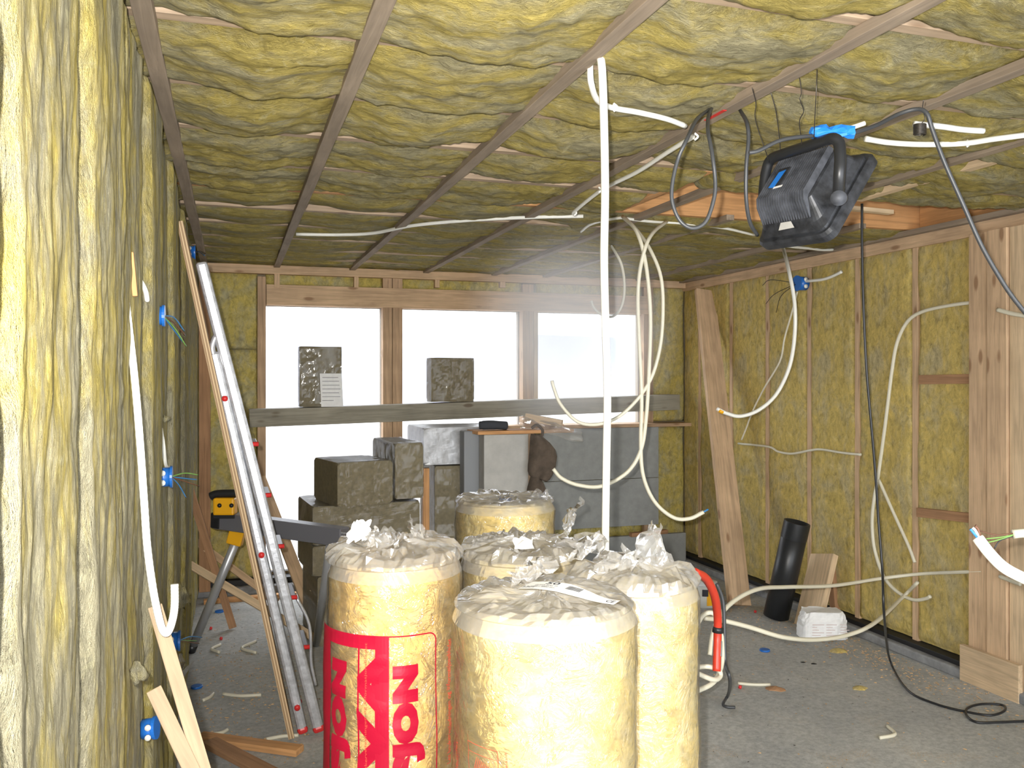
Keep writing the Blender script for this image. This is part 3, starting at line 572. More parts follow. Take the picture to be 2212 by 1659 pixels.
class Roll:
    def __init__(s, px, dc, r, zt, mat, lab, seed, wrap='film', zb=0):
        s.c = CAM + (FW + RT * ((px - 1106) / F)) * dc; s.c.z = 0; s.r = r; s.zt = zt; s.seed = seed
        s.face = (CAM - s.c); s.face.z = 0; s.face.normalize(); s.side = V(-s.face.y, s.face.x, 0)   # s.side points to image right
        if s.side.dot(RT) < 0: s.side = -s.side
        s.root = empty('insulation_roll', s.c, lab, 'insulation roll', 'plastic wrapped rolls of mineral wool')
        vs, fs = [], []; n, K = 72, 96; 
        for i in range(n + 1):
            z = zt * i / n
            for k in range(K):
                a = 2 * math.pi * k / K; vs.append(s.pt(a * r, z, 0, True))
        for i in range(n):
            for k in range(K): fs.append((i * K + k, i * K + (k + 1) % K, (i + 1) * K + (k + 1) % K, (i + 1) * K + k))
        # spiral top
        base = n * K; prev = base
        for q, (rr, dz) in enumerate(((.985, .006), (.955, .009), (.85, .004), (.6, .0), (.3, -.004), (.08, -.01))):
            k0 = len(vs)
            for k in range(K):
                a = 2 * math.pi * k / K; p = s.pt(a * r, zt, 0, True); c = V(s.c.x, s.c.y, zt)
                d = (p - c); d.z = 0; vs.append(c + d * rr + V(0, 0, dz + .004 * noise.noise(V(math.cos(a) * rr * 5, math.sin(a) * rr * 5, seed))))
            for k in range(K): fs.append((prev + k, prev + (k + 1) % K, k0 + (k + 1) % K, k0 + k))
            prev = k0
        fs.append(tuple(prev + k for k in range(K))); fs.append(tuple(reversed(range(K))))
        raw('wool_core', [v - s.c for v in vs], fs, mat, s.root, Matrix.Translation(s.c), True)
    def pt(s, arc, z, off=0, wrinkle=False):
        a = arc / s.r; d = s.face * math.cos(a) + s.side * math.sin(a)
        w_ = .004 * noise.noise(V(d.x * 2, d.y * 2, z * 9 + s.seed)) + .0035 * noise.noise(V(d.x * 1.2, d.y * 1.2, z * 30 + s.seed)) + .004 * noise.noise(V(d.x * 1.4 + 7, d.y * 1.4, z * 2.5 + s.seed))
        rim = -.012 * max(0, 1 - (s.zt - z) / .03) ** 2
        return V(s.c.x, s.c.y, z) + d * (s.r + w_ + rim + off)
    def wrap(s, top_pts, arc0=-math.pi, arc1=math.pi, seed=0, off=.006, mat='film', name='plastic_wrap', z0=.02):
        """clear film: a skin round the roll going over into the crumpled top (radius fraction, height) profile"""
        vs, fs = [], []; K = 80; n = 40
        rows = []
        for i in range(n + 1): rows.append((s.zt * i / n * 1.0 + (z0 if i == 0 else 0), None))
        m = []
        for z, _ in rows:
            for k in range(K): a = -math.pi + 2 * math.pi * k / K; vs.append(s.pt(a * s.r, z, off))
            m.append(0)
        nr = n + 1
        for (rr, dz, amp) in top_pts:
            for k in range(K):
                a = -math.pi + 2 * math.pi * k / K; d = s.face * math.cos(a) + s.side * math.sin(a)
                q = V(math.cos(a) * 2.6, math.sin(a) * 2.6, seed + rr * 3); q2 = q * 3.1
                j = amp * (noise.noise(q) + .8 * noise.noise(q2) + .25 * noise.noise(q2 * 2.2))
                rrr = rr * (1 + j * .35)
                vs.append(V(s.c.x, s.c.y, s.zt + dz + j * .05) + d * s.r * rrr)
            nr += 1
        mi = []
        for i in range(nr - 1):
            for k in range(K):
                fs.append((i * K + k, i * K + (k + 1) % K, (i + 1) * K + (k + 1) % K, (i + 1) * K + k)); mi.append(0 if i < n - 1 else 1)
        fs.append(tuple((nr - 1) * K + k for k in range(K))); mi.append(1)
        o = raw(name, [v - s.c for v in vs], fs, None, s.root, Matrix.Translation(s.c), False, mats=[M[mat], M['filmtop']], mi=mi)
        me = o.data
        me.polygons.foreach_set('use_smooth', [q_ == 0 for q_ in mi]); return o
    def put(s, name, pts, fs, mat, off=.011, maxl=.012):
        """pts in (arc, z) metres on the roll's skin"""
        p2, f2 = subdiv(pts, fs, maxl); vv = [s.pt(a, z, off) for a, z in p2]
        return mesh(name, vv, f2, mat, s.root)
    def text(s, name, txt, arc0, arc1, z0, z1, mat, bold=0, off=.011):
        """reads upward: letters' feet toward +arc"""
        uv, fs = textmesh(txt, bold); pts = [(arc1 + (arc0 - arc1) * v_, z0 + (z1 - z0) * u) for u, v_ in uv]
        return s.put(name, pts, fs, mat, off)
def rect(a0, a1, z0, z1): return [(a0, z0), (a1, z0), (a1, z1), (a0, z1)], [(0, 1, 2, 3)]
def merge(*ps):
    P, Fx = [], []
    for p, f in ps: k = len(P); P += p; Fx += [tuple(i + k for i in q) for q in f]
    return P, Fx
TOPA = [(1.03, .006, .10), (1.03, .018, .2), (.97, .034, .28), (.84, .044, .34), (.66, .046, .4), (.48, .042, .45), (.3, .046, .5), (.14, .05, .5)]
TOPB = [(1.01, .004, .05), (.97, .014, .12), (.88, .02, .2), (.76, .02, .25), (.62, .022, .3), (.48, .024, .3), (.34, .022, .3), (.2, .024, .3), (.1, .024, .3)]
r1 = Roll(852, 2.40, .180, 1.20, 'wool_roll2', 'left wrapped roll of yellow wool with large red lettering', 1.0)
r1.wrap(TOPA, seed=1.0)
r2 = Roll(1175, 1.93, .197, 1.20, 'wool_roll', 'nearest wrapped roll of pale yellow wool, white barcode label on top', 2.0); r2.wrap(TOPB, seed=5.0)
r3 = Roll(1366, 2.33, .170, 1.15, 'wool_roll', 'right wrapped roll of yellow wool with twisted plastic peak', 3.0); r3.wrap(TOPA, seed=9.0)
r4 = Roll(1130, 2.68, .190, 1.15, 'wool_roll', 'wrapped roll behind the nearest one, only its crumpled top showing', 4.0); r4.wrap(TOPA, seed=13.0)
r5 = Roll(1090, 3.51, .197, 1.20, 'wool_roll', 'farthest wrapped roll with blue mark on its top', 5.0); r5.wrap(TOPB, seed=17.0)
# fins and peaks of film on the rolls
def fin(roll, px, py, d, dirx, diry, la, lb, seed, mat='filmtop', pinch=.3, name='plastic_fold', amp=.03):
    p = D(px, py, d); ax = (RT * dirx[0] + Z_ * dirx[1] + FW * .3).normalized(); by = (RT * diry[0] + Z_ * diry[1] + FW * .1).normalized()
    return crumple(name, p, ax, by, la, lb, amp, mat, roll.root, seed, (12, 10), pinch)
fin(r1, 748, 1172, 2.34, (1, .1), (.2, 1), .06, .055, 1, 'paper', .2, 'white_plastic_knot', .018)
fin(r1, 880, 1165, 2.40, (.5, -.7), (-.1, 1), .12, .075, 2, pinch=.5)
fin(r1, 790, 1180, 2.30, (1, -.1), (-.1, 1), .10, .05, 4, pinch=.3)
fin(r3, 1352, 1232, 2.30, (1, .0), (.0, 1), .16, .115, 5, pinch=.75)
fin(r3, 1290, 1235, 2.24, (1, .1), (-.1, 1), .12, .04, 6)
fin(r4, 1180, 1200, 2.60, (1, .0), (.1, 1), .2, .05, 7, pinch=.2)
fin(r4, 1010, 1200, 2.66, (1, .1), (-.1, 1), .14, .05, 8)
fin(r5, 1205, 1180, 3.45, (.4, .5), (.3, 1), .12, .12, 9)
fin(r5, 1140, 1080, 3.45, (1, .1), (.1, 1), .10, .03, 10)
fin(r2, 1100, 1262, 1.99, (1, .25), (-.2, 1), .12, .035, 11)
fin(r3, 1235, 1215, 2.22, (.9, .3), (.1, 1), .10, .05, 12)
crumple('blue_plastic_scrap', D(1078, 1082, 3.5), RT, Z_ * .7 - FW * .6, .05, .02, .01, 'lidw', r5.root, 3, (5, 4))
crumple('white_paper_scrap', D(1110, 1185, 2.56), RT, (Z_ * .5 + FW).normalized(), .06, .05, .01, 'paper', r4.root, 5, (5, 4))
# print on left roll (r1): positions measured from the photograph
def arc(px, cx=852, hw=141, r=.18): return math.asin(max(-.98, min(.98, (px - cx) / hw))) * r
def zz(py, px=852, dc=2.40, r=.18, cx=852, hw=141): a_ = math.asin(max(-.98, min(.98, (px - cx) / hw))); return CZ - (py - HOR) * (dc - r * math.cos(a_)) / F
zt1 = zz(1372)
a0, a1 = -.262, arc(842)
r1.text('print_lettering', 'ISOLASJON', arc(848), arc(909), zz(1436, 880) - .635, zz(1436, 880), 'redprint', .095)
r1.text('print_lettering', 'ISOLASJON', arc(731), arc(770), zz(1420, 750) - .635, zz(1420, 750), 'redprint', .095)
P = merge(rect(a0, a1, zt1 - .035, zt1), rect(arc(816), a1, .10, zt1), rect(-.262, arc(728), .10, zt1), rect(arc(783), arc(786), .1, zt1 - .035))
r1.put('print_block', *P, 'redprint', .0105)
r1.text('print_lettering', 'GLAVA', arc(782), arc(838), zt1 - .80, zt1 - .025, 'redprint', .06, .0112)
fr = arc(932); rc = .022; ln = .0022
fp = [(a1, zt1)] + [(fr - rc + rc * math.sin(t), zt1 - rc + rc * math.cos(t)) for t in [i * math.pi / 12 for i in range(7)]] + [(fr, .1)]
fi = [(a1, zt1 - ln * 1.5)] + [(fr - rc + (rc - ln * 1.5) * math.sin(t), zt1 - rc + (rc - ln * 1.5) * math.cos(t)) for t in [i * math.pi / 12 for i in range(7)]] + [(fr - ln * 1.5, .1)]
r1.put('print_frame', fp + fi, [(i, i + 1, len(fp) + i + 1, len(fp) + i) for i in range(len(fp) - 1)], 'redprint')
r1.text('print_small_text', 'Les brukerveiledningen og informasjonsbladet', arc(953), arc(963), zz(1655, 955) + .0, zz(1384, 955), 'redink', .01)
r1.text('print_small_text', 'Les brukerveiledningen og informasjonsbladet', arc(796), arc(802), zz(1700, 800), zz(1385, 800), 'redink', .0, .0125)
# print on front roll
def arc2(px): return arc(px, 1175, 190, .197)
def zz2(py, px=1060): return zz(py, px, 1.93, .197, 1175, 190)
za_, zb_ = zz2(1609), zz2(1690); x0_, x1_ = arc2(1032), arc2(1092); t_ = .0012
P = merge(rect(x0_, x1_, za_ - t_, za_), rect(x0_, x1_, zb_, zb_ + t_), rect(x0_, x0_ + t_, zb_, za_), rect(x1_ - t_, x1_, zb_, za_), rect(x0_, x1_, zb_ + (za_ - zb_) * .72, zb_ + (za_ - zb_) * .72 + t_ * .7))
for k in range(12):
    u0 = x0_ + (x1_ - x0_) * (.18 + .055 * k); hh = .58 - .02 * k; P = merge(P, ([(u0, zb_ + .01), (u0 + t_ * 1.4, zb_ + .01), (u0 + .012 + t_, zb_ + (za_ - zb_) * hh + .005), (u0 + .012, zb_ + (za_ - zb_) * hh + .005)], [(0, 1, 2, 3)]))
r2.put('print_pictogram', *P, 'redink', .011, .02)
r2.text('print_small_text', 'varmt eller kaldt', arc2(1104), arc2(1109), zz2(1700, 1106), zz2(1620, 1106), 'redink', .0)
r2.text('print_small_text', 'og informasjonsbladet', arc2(1001), arc2(1008), zz2(1800, 1005), zz2(1602, 1005), 'redink', .0)
# torn paper label on the front roll
lb0 = D(1118, 1272, 1.90); 
ex_ = (D(1325, 1300, 1.765) - lb0).normalized(); eyy = (D(1168, 1247, 1.985) - D(1122, 1272, 1.90)); eyy = (eyy - ex_ * eyy.dot(ex_)).normalized(); Lw = (D(1325, 1300, 1.765) - lb0).length; Lh = .062
def lp(u, v_, o_=0): return lb0 + ex_ * Lw * u + eyy * Lh * v_ + ex_.cross(eyy) * (o_ + .006 * math.sin(u * 5)) * (1 if ex_.cross(eyy).z > 0 else -1)
lbl = empty('paper_label', lb0, 'torn white barcode label lying on plastic of the nearest roll', 'label')
vs = []; fs = []
for i in range(13):
    u = i / 12
    e_ = .04 * noise.noise(V(i * 1.7, 3, 0)); vs += [lp(u, 0 + e_), lp(u, .5), lp(u, 1 - max(0, u - .45) * 1.2 + e_)]
for i in range(12):
    for j in range(2): k = i * 3 + j; fs.append((k, k + 3, k + 4, k + 1))
o = mesh('paper', vs, fs, 'paper', lbl)
def ltext(txt, u0, u1, v0, v1, nm='label_text', bold=0.02):
    uv, f_ = textmesh(txt, bold); mesh(nm, [lp(u0 + (u1 - u0) * u, v0 + (v1 - v0) * v_, .0015) for u, v_ in uv], f_, 'ink', lbl)
ltext('50', .20, .34, .62, .90); ltext('3301', .02, .15, .12, .30, bold=.01); ltext('GLAVA RULL 15', .12, .36, .40, .54, bold=0); ltext('570 x 8000 mm', .12, .36, .22, .34, bold=0); ltext('CE', .90, .98, .1, .34)
vs = []; fs = []
rnd = random.Random(3); u = .45
while u < .60:
    wd = rnd.choice((.004, .007, .01)); k = len(vs); vs += [lp(u, .38, .0015), lp(u + wd, .38, .0015), lp(u + wd, .74, .0015), lp(u, .74, .0015)]; fs.append((k, k + 1, k + 2, k + 3)); u += wd + rnd.choice((.004, .006))
mesh('barcode', vs, fs, 'ink', lbl)
# ------------------------------------------------------------------ ladder, plywood, stand at left
lad = empty('ladder', V(.30, 4.28, 0), 'worn aluminium folding ladder with red rung plugs leaning on left wall', 'ladder')
yn, yf_ = 4.20, 4.56
def LP(px, py, y=yn): return aY(px, py, y)
A0, A1 = LP(655, 1583), LP(462, 760); B0, B1 = LP(690, 1580), LP(434, 566)
for o_ in (A0, B0): o_.z = max(o_.z, .012)
dY = V(0, yf_ - yn, 0)
def flat_tube(name, p0, p1, w_, t_, mat, par, seed): return beam(name, p0, p1, w_, t_, mat, ref=X_, parent=par, bw=min(w_, t_) * .45, warp=.002, seed=seed)
for sft in (V(0, 0, 0), dY):
    for p0, p1, w_ in ((A0, A1, .046), (B0, B1, .052)):
        r_ = flat_tube('rail', p0 + sft, p1 + sft, w_, .03, 'alu', lad, 3)
        bt = p0 + sft; dr = (p1 - p0).normalized(); flat_tube('rubber_foot', bt - dr * .003, bt + dr * .035, w_ + .004, .034, 'red', r_, 1)
tube('hinge_hook', [LP(462, 770), LP(458, 750), LP(466, 728), LP(474, 740), LP(478, 775), LP(488, 800)], .014, 'alu', lad, 8)
def rungs(name, p0, p1, zs, cap_in):
    for z in zs:
        t = (z - p0.z) / (p1.z - p0.z); c = p0 + (p1 - p0) * t
        rg = beam(name, c + V(0, -.018, 0), c + dY + V(0, .018, 0), .03, .03, 'alu', ref=X_, parent=lad, bw=.008, warp=0)
        for yy in (-.028, yf_ - yn + .016): tube('red_plug', [c + V(0, yy, 0), c + V(0, yy + .012, 0)], .0135, 'red', rg, 12, 0)
rungs('rung', A0, A1, [CZ - (py - HOR) * 4.06 / F for py in (860, 1195, 1530)], True)
for py in (955, 1063, 1172, 1282, 1390):
    z = CZ - (py - HOR) * 4.2 / F; t = (z - B0.z) / (B1.z - B0.z); c = B0 + (B1 - B0) * t + V(.012, .05, 0)
    tr = beam('tread', c, c + V(0, .26, 0), .07, .018, 'dkalu', ref=X_, parent=lad, bw=.004, warp=0)
    tube('red_plug', [c + V(-.032, -.006, 0), c + V(.04, -.006, 0)], .011, 'red', tr, 8, 0)
tube('stay_strap', [LP(640, 1290, 4.3), LP(668, 1350, 4.3), LP(672, 1430, 4.3), LP(682, 1480, 4.3)], .008, 'alu', lad, 8)
p0 = LP(629, 1566); p0.z = .02; p1 = LP(388, 478, 4.14)
tag(beam('plywood_strip', p0 + V(0, .12, 0), p1 + V(0, .12, 0), .30, .028, 'ply', ref=Y_, seed=3, bw=.001), 'long plywood strip seen on edge leaning left of the ladder', 'board')
# tool stand
ts = empty('work_stand', aZ(412, 1412, 0), 'tool stand with dark aluminium beam, yellow clamp and steel leg behind ladder', 'stand')
s0, s1 = D(472, 1122, 5.22), D(745, 1160, 4.85)
rb = beam('rail_beam', s0, s1, .10, .09, 'dkalu', ref=Z_, parent=ts, bw=.006)
for k, dz in enumerate((-.028, 0, .028)): beam('rail_groove', s0 + V(0, -.047, dz) - FW * .002, s1 + V(0, -.047, dz) - FW * .002, .008, .006, 'alu' if k == 2 else 'black', ref=Z_, parent=rb, bw=0)
beam('end_cap', s0 - (s1 - s0).normalized() * .02, s0 + (s1 - s0).normalized() * .05, .095, .10, 'black', ref=Z_, parent=ts, bw=.01)
br = beam('clamp_bracket', D(487, 1112, 5.15), D(487, 1074, 5.15), .125, .08, 'yellow', ref=RT, parent=ts, bw=.012)
for dx in (-.035, .035): tube('bracket_hole', [D(487, 1092, 5.11) + RT * dx, D(487, 1092, 5.105) + RT * dx], .013, 'black', br, 10, 0)
tube('handle', [D(455, 1072, 5.15), D(470, 1067, 5.15), D(500, 1066, 5.15), D(512, 1066, 5.15)], .024, 'black', ts)
beam('clamp_base', D(466, 1114, 5.15), D(512, 1114, 5.15), .02, .09, 'black', ref=Z_, parent=ts)
beam('leg_bracket', D(520, 1125, 5.2), D(506, 1176, 5.2), .09, .06, 'yellow', ref=RT, parent=ts, bw=.008)
lf = aZ(412, 1410, .0) + V(0, 0, .01); lg = tube('leg', [lf, D(518, 1150, 5.2)], .026, 'steel', ts, 20, 0)
tube('rubber_foot', [lf, lf + (D(518, 1150, 5.2) - lf).normalized() * .05], .029, 'black', lg, 16, 0)
lf2 = V(lf.x + .75, lf.y - .1, .01); tube('leg', [lf2, s1 - (s1 - s0) * .1], .024, 'steel', ts, 16, 0)
# leaning sticks behind
def stick(a_, b2, w_, t, mat, lab, seed, name='wood_strip', cat='wood', ref=X_): return tag(beam(name, a_, b2, w_, t, mat, ref=ref, seed=seed), lab, cat)
q = aZ(503, 1356, .01); stick(D(408, 1050, 5.75), q, .05, .02, 'brown', 'brown stick leaning steeply on left wall behind the steel leg', 1)
q = aZ(690, 1385, .02); stick(D(407, 1218, 5.6), q, .05, .02, 'pale', 'pale stick sloping down to the right behind the plywood strip', 2)
q = aZ(600, 1300, .03); stick(D(424, 1170, 6.5), q, .05, .02, 'pine', 'pinkish stick sloping behind the steel leg, farther back', 3)
q = aZ(440, 1300, .015); q2 = aZ(640, 1283, .015); stick(q, q2, .06, .03, 'orange', 'orange board flat on floor by the far left corner', 4, 'floor_board', 'wood', Y_)
q = aZ(676, 1330, .02); stick(D(560, 1030, 6.9), q, .09, .03, 'pine', 'pine board leaning across the lower left window behind ladder', 5)
stick(V(-.19, 6.9, .1), V(-.19, 6.9, 2.5), .08, .06, 'brown', 'brown upright post in the far left corner', 6, 'corner_post', 'post')
# near-left planks leaning
stick(D(335, 1310, 2.10), D(462, 1740, 1.95), .033, .022, 'lath', 'pale sawn lath leaning at lower left below the conduit end', 7, 'lath', 'wood')
stick(D(332, 1490, 2.0), D(440, 1720, 1.92), .034, .020, 'lath', 'short pale lath with pointed end at bottom left', 8, 'lath', 'wood')
q = aZ(430, 1592, .02); q2 = aZ(648, 1622, .02); stick(q, q2, .07, .03, 'orange', 'orange board flat on the floor below the ladder foot', 9, 'floor_board', 'wood', Y_)
q = aZ(452, 1602, .05); q2 = aZ(640, 1700, .05); stick(q, q2, .075, .025, 'brown', 'brown board on the floor running out of the frame bottom', 10, 'floor_board', 'wood', Y_)
crumple('plastic_scrap', aZ(375, 1560, .02), V(0, -1, 0), V(.1, .1, 1).normalized(), .35, .35, .05, 'filmtop', None, 6)
tag(bpy.data.objects['plastic_scrap'], 'crumpled clear plastic at foot of left wall behind laths', 'plastic')
# ------------------------------------------------------------------ junction boxes
def jbox(p, nrm, r, dep, lab, wires, cat='junction box', rot=0):
    root = empty('junction_box', p, lab, cat, 'blue junction boxes')
    t = nrm.normalized()
    tube('box_body', [p - t * dep, p], r, 'blue', root, 24, 0)
    vs, fs = tubegeo([p - t * .002, p + t * .006], r * 1.14, 24); mesh('rim', vs, fs, 'blue', root, False)
    vs, fs = tubegeo([p - t * dep * .6, p - t * dep * .6], r, 8)
    for k, (dx, dz) in enumerate(((.0, .5), (.0, -.5))):
        q = p - t * dep * .5 - V(0, 1, 0) * r * 1.0 + Z_ * dz * r; tube('grommet', [q, q + V(0, -.006, 0)], r * .3, 'white', root, 10, 0)
    for k, (mat, pts) in enumerate(wires): tube('wire', pts, .0022, mat, root, 6)
    return root
def wfan(p, px, py, d, targets):
    out = []
    for mat, tx, ty, bend in targets:
        q = D(tx, ty, d * .9); mid = (p + q) / 2 + Z_ * bend; out.append((mat, [p, mid, q]))
    return out
b1 = D(352, 682, 2.75); jbox(b1, V(1, 0, 0), .030, .05, 'upper blue socket box on left wall with hanging wires', wfan(b1, 0, 0, 3.3, [('wblue', 398, 715, .02), ('wgreen', 402, 748, .01), ('wblue', 396, 740, .0), ('wbrown', 400, 725, .01)]))
b1 = D(369, 1030, 3.1); jbox(b1, V(1, 0, 0), .034, .05, 'middle blue socket box on left wall, wires sticking straight out', wfan(b1, 0, 0, 3.6, [('wgreen', 428, 1026, .01), ('wblue', 425, 1036, .0), ('wbrown', 430, 1050, .0), ('wblue', 402, 1075, .01)]))
b1 = D(386, 1384, 3.35); jbox(b1, V(1, 0, 0), .034, .05, 'lower blue socket box behind the conduit end at the left', wfan(b1, 0, 0, 4.0, [('wblue', 436, 1377, .01), ('wbrown', 430, 1390, .0), ('wgreen', 425, 1384, .0)]))
b1 = D(334, 1572, 2.3); jbox(b1, V(1, -.2, .1), .026, .03, 'blue socket box at bottom left beside the pale laths', [])
b1 = D(420, 545, 5.2); jbox(b1, V(1, 0, 0), .036, .05, 'small blue box at ceiling above the top of the ladder', wfan(b1, 0, 0, 5.2, [('wblue', 442, 552, .01), ('black', 444, 548, .01)]))
b1 = aX(1722, 612, XR - .09); jb = jbox(b1, V(-1, .0, 0), .05, .07, 'blue junction box high on the right wall with black wires', [('black', [b1, b1 + V(-.05, .25, .05), b1 + V(-.05, .36, .02)]), ('black', [b1, b1 + V(-.05, .2, -.06), b1 + V(-.02, .36, -.12)]), ('black', [b1, b1 + V(-.05, .12, -.08), b1 + V(-.04, .2, -.2)])])
# ------------------------------------------------------------------ cables and conduits
CR = .0065
def px(l, d=None): return [D(*q) if len(q) == 3 else D(q[0], q[1], d) for q in l]
def pX(l, x): return [aX(a_, b2, x) for a_, b2 in l]
T('conduit', 'thick white conduit hanging straight down through the middle of the room', 'cable', px([(1286, 84, 2.44), (1296, 120, 2.39), (1301, 160, 2.37), (1305, 280, 2.38), (1307, 420, 2.40), (1305, 560, 2.43), (1308, 700, 2.46), (1312, 850, 2.5), (1310, 1000, 2.54), (1308, 1150, 2.58), (1308, 1300, 2.6), (1308, 1500, 2.6)]), .0112, 'white')
T('conduit', 'white conduit curving out of the ceiling behind the hanging one and running right', 'cable', px([(1278, 120, 2.50), (1275, 145, 2.46), (1277, 180, 2.46), (1290, 215, 2.55), (1320, 232, 2.66), (1380, 243, 2.74), (1440, 257, 2.82), (1480, 272, 2.9)]), .009, 'white')
T('conduit', 'grey white conduit along batten left of the dark cable loop', 'cable', px([(1497, 295, 2.98), (1440, 330, 3.2), (1375, 372, 3.5), (1300, 410, 3.85), (1243, 455, 4.2), (1240, 463, 4.25)]), .0085, 'white')
T('electric_cable', 'white cable running along the far ceiling joists left of the conduit', 'cable', px([(640, 506, 5.31), (740, 507, 5.33), (810, 503, 5.26), (880, 489, 5.03), (960, 480, 4.90), (1060, 473, 4.80), (1160, 469, 4.74), (1260, 467, 4.72)]), .010, 'white')
T('electric_cable', 'cream cable looping down in front of right window, ending at the hanging garment', 'cable', px([(1345, 468, 4.72), (1375, 500, 4.45), (1395, 570, 4.4), (1405, 680, 4.4), (1402, 800, 4.4), (1396, 900, 4.4), (1385, 970, 4.4), (1355, 1020, 4.4), (1300, 1050, 4.4), (1250, 1048, 4.4), (1213, 1033, 4.4), (1195, 1013, 4.4)]), .010, 'cream')
T('electric_cable', 'cream cable with longest drop, curling right with bare blue wire end', 'cable', px([(1440, 478, 4.88), (1405, 510, 4.45), (1385, 570, 4.4), (1378, 640, 4.4), (1381, 740, 4.4), (1386, 860, 4.4), (1384, 960, 4.4), (1390, 1030, 4.4), (1415, 1085, 4.4), (1455, 1118, 4.4), (1490, 1120, 4.4), (1520, 1106, 4.4)]), .010, 'cream')
tag(tube('wire_end', px([(1518, 1107, 4.4), (1530, 1100, 4.4)]), .005, 'wblue', None, 6, 0), 'short blue bare wire end at the tip of the longest hanging cream cable', 'wire')
T('electric_cable', 'cream cable looping left across the windows to a free end', 'cable', px([(1350, 470, 4.74), (1378, 500, 4.6), (1405, 540, 4.45), (1428, 600, 4.4), (1432, 680, 4.4), (1424, 760, 4.4), (1400, 830, 4.4), (1350, 890, 4.4), (1300, 915, 4.4), (1250, 912, 4.4), (1212, 875, 4.4), (1197, 840, 4.4), (1192, 822, 4.4)]), .009, 'cream')
T('electric_cable', 'faint cream cable hook hanging above the right window', 'cable', px([(1320, 530, 5.72), (1342, 570, 5.72), (1349, 620, 5.72), (1343, 660, 5.72), (1325, 683, 5.72), (1300, 680, 5.72), (1283, 665, 5.72), (1277, 650, 5.72)]), .009, 'cream')
T('electric_cable', 'cream cable hook with yellow tape tip hanging below the floodlight', 'cable', px([(1688, 522, 5.85), (1703, 580, 5.3), (1716, 650, 5.2), (1717, 720, 5.2), (1706, 790, 5.2), (1678, 850, 5.2), (1640, 885, 5.2), (1600, 899, 5.2), (1570, 893, 5.2), (1549, 883, 5.2)]), .0115, 'white')
tag(tube('yellow_tape', px([(1553, 886, 5.2), (1562, 891, 5.2)]), .0128, 'yellow', None, 10, 0), 'yellow tape band near the tip of the cable hook below floodlight', 'tape')
T('electric_cable', 'white cable across the far ceiling right of the conduit', 'cable', px([(1340, 470, 4.76), (1400, 478, 4.87), (1470, 482, 4.93), (1560, 492, 5.08), (1630, 508, 5.35)]), .008, 'white')
T('electric_cable', 'white cable stub above the junction of cables near far ceiling', 'cable', px([(1255, 500, 5.21), (1275, 485, 4.97), (1310, 475, 4.83), (1345, 470, 4.76)]), .008, 'white')
T('electric_cable', 'white cable lying behind the far batten right of the floodlight bottom', 'cable', px([(1700, 532, 5.80), (1740, 536, 5.88), (1790, 540, 5.97), (1850, 532, 5.80)]), .009, 'white')
T('electric_cable', 'white cable on ceiling right of the floodlight running off the frame', 'cable', px([(1870, 300, 3.01), (1920, 308, 3.06), (1990, 312, 3.08), (2080, 310, 3.07), (2150, 300, 3.01), (2230, 290, 2.95)]), .010, 'white')
T('electric_cable', 'short white cable above the one at right ceiling', 'cable', px([(1975, 268, 2.85), (2030, 273, 2.88), (2080, 280, 2.92), (2125, 283, 2.93)]), .010, 'white')
T('electric_cable', 'black cable dropping straight along right wall and looping on the floor', 'cable', px([(1862, 440, 4.3), (1862, 520, 4.3), (1865, 650, 4.3), (1872, 800, 4.3), (1885, 950, 4.3), (1893, 1050, 4.3), (1898, 1130, 4.3), (1906, 1230, 4.25), (1910, 1330, 4.2)]) + [aZ(*q, z_) for q, z_ in (((1922, 1425), .05), ((1960, 1490), .012), ((2020, 1520), .008), ((2085, 1537), .008), ((2140, 1545), .016), ((2170, 1535), .016), ((2165, 1523), .010), ((2120, 1521), .008), ((2090, 1530), .008), ((2088, 1545), .010), ((2110, 1560), .008), ((2160, 1560), .008), ((2250, 1556), .008))], .0062, 'black')
# right wall cables
T('electric_cable', 'pale cable arching down right wall from the thick post, upper end', 'cable', pX([(2134, 657), (2100, 654), (2050, 660), (1993, 673), (1960, 695), (1938, 740), (1927, 800), (1917, 880), (1908, 950), (1896, 1035)], XR - .045) + pX([(1888, 1080), (1884, 1130), (1890, 1190), (1912, 1250), (1945, 1283), (1975, 1296), (2000, 1293), (2010, 1288)], XR - .05), .011, 'cream')
T('electric_cable', 'pale cable slanting from the arching cable down to a stud', 'cable', pX([(1898, 1035), (1920, 1085), (1945, 1140), (1965, 1185), (1976, 1215)], XR - .04), .010, 'cream')
T('electric_cable', 'pale cable sagging between studs at mid height of right wall', 'cable', pX([(1595, 958), (1660, 965), (1680, 975), (1710, 980), (1750, 973), (1775, 971), (1820, 978), (1860, 982)], XR - .03), .009, 'cream')
T('electric_cable', 'thin pale cable from blue wall box curving down to a stud', 'cable', pX([(1722, 630), (1712, 670), (1695, 730), (1685, 780), (1650, 840), (1625, 890), (1612, 925), (1602, 950)], XR - .03), .007, 'cream')
T('electric_cable', 'white cable leading right from the blue wall box', 'cable', pX([(1730, 608), (1757, 606), (1780, 603), (1800, 596), (1818, 587)], XR - .05), .011, 'white')
T('electric_cable', 'pale cable stub across the thick posts near the black cable', 'cable', pX([(2155, 669), (2185, 677), (2230, 685)], XR - .10), .012, 'cream')
T('electric_cable', 'cream cable looping from a stud out over the floor to rolls, upper strand', 'cable', pX([(2122, 1234), (2070, 1236), (1985, 1240)], XR - .05) + px([(1900, 1250, 5.3), (1800, 1265, 5.0), (1700, 1268, 4.6), (1640, 1272, 4.3), (1590, 1295, 4.1), (1555, 1330, 3.95), (1540, 1370, 3.9), (1533, 1415, 3.85)]), .0105, 'cream')
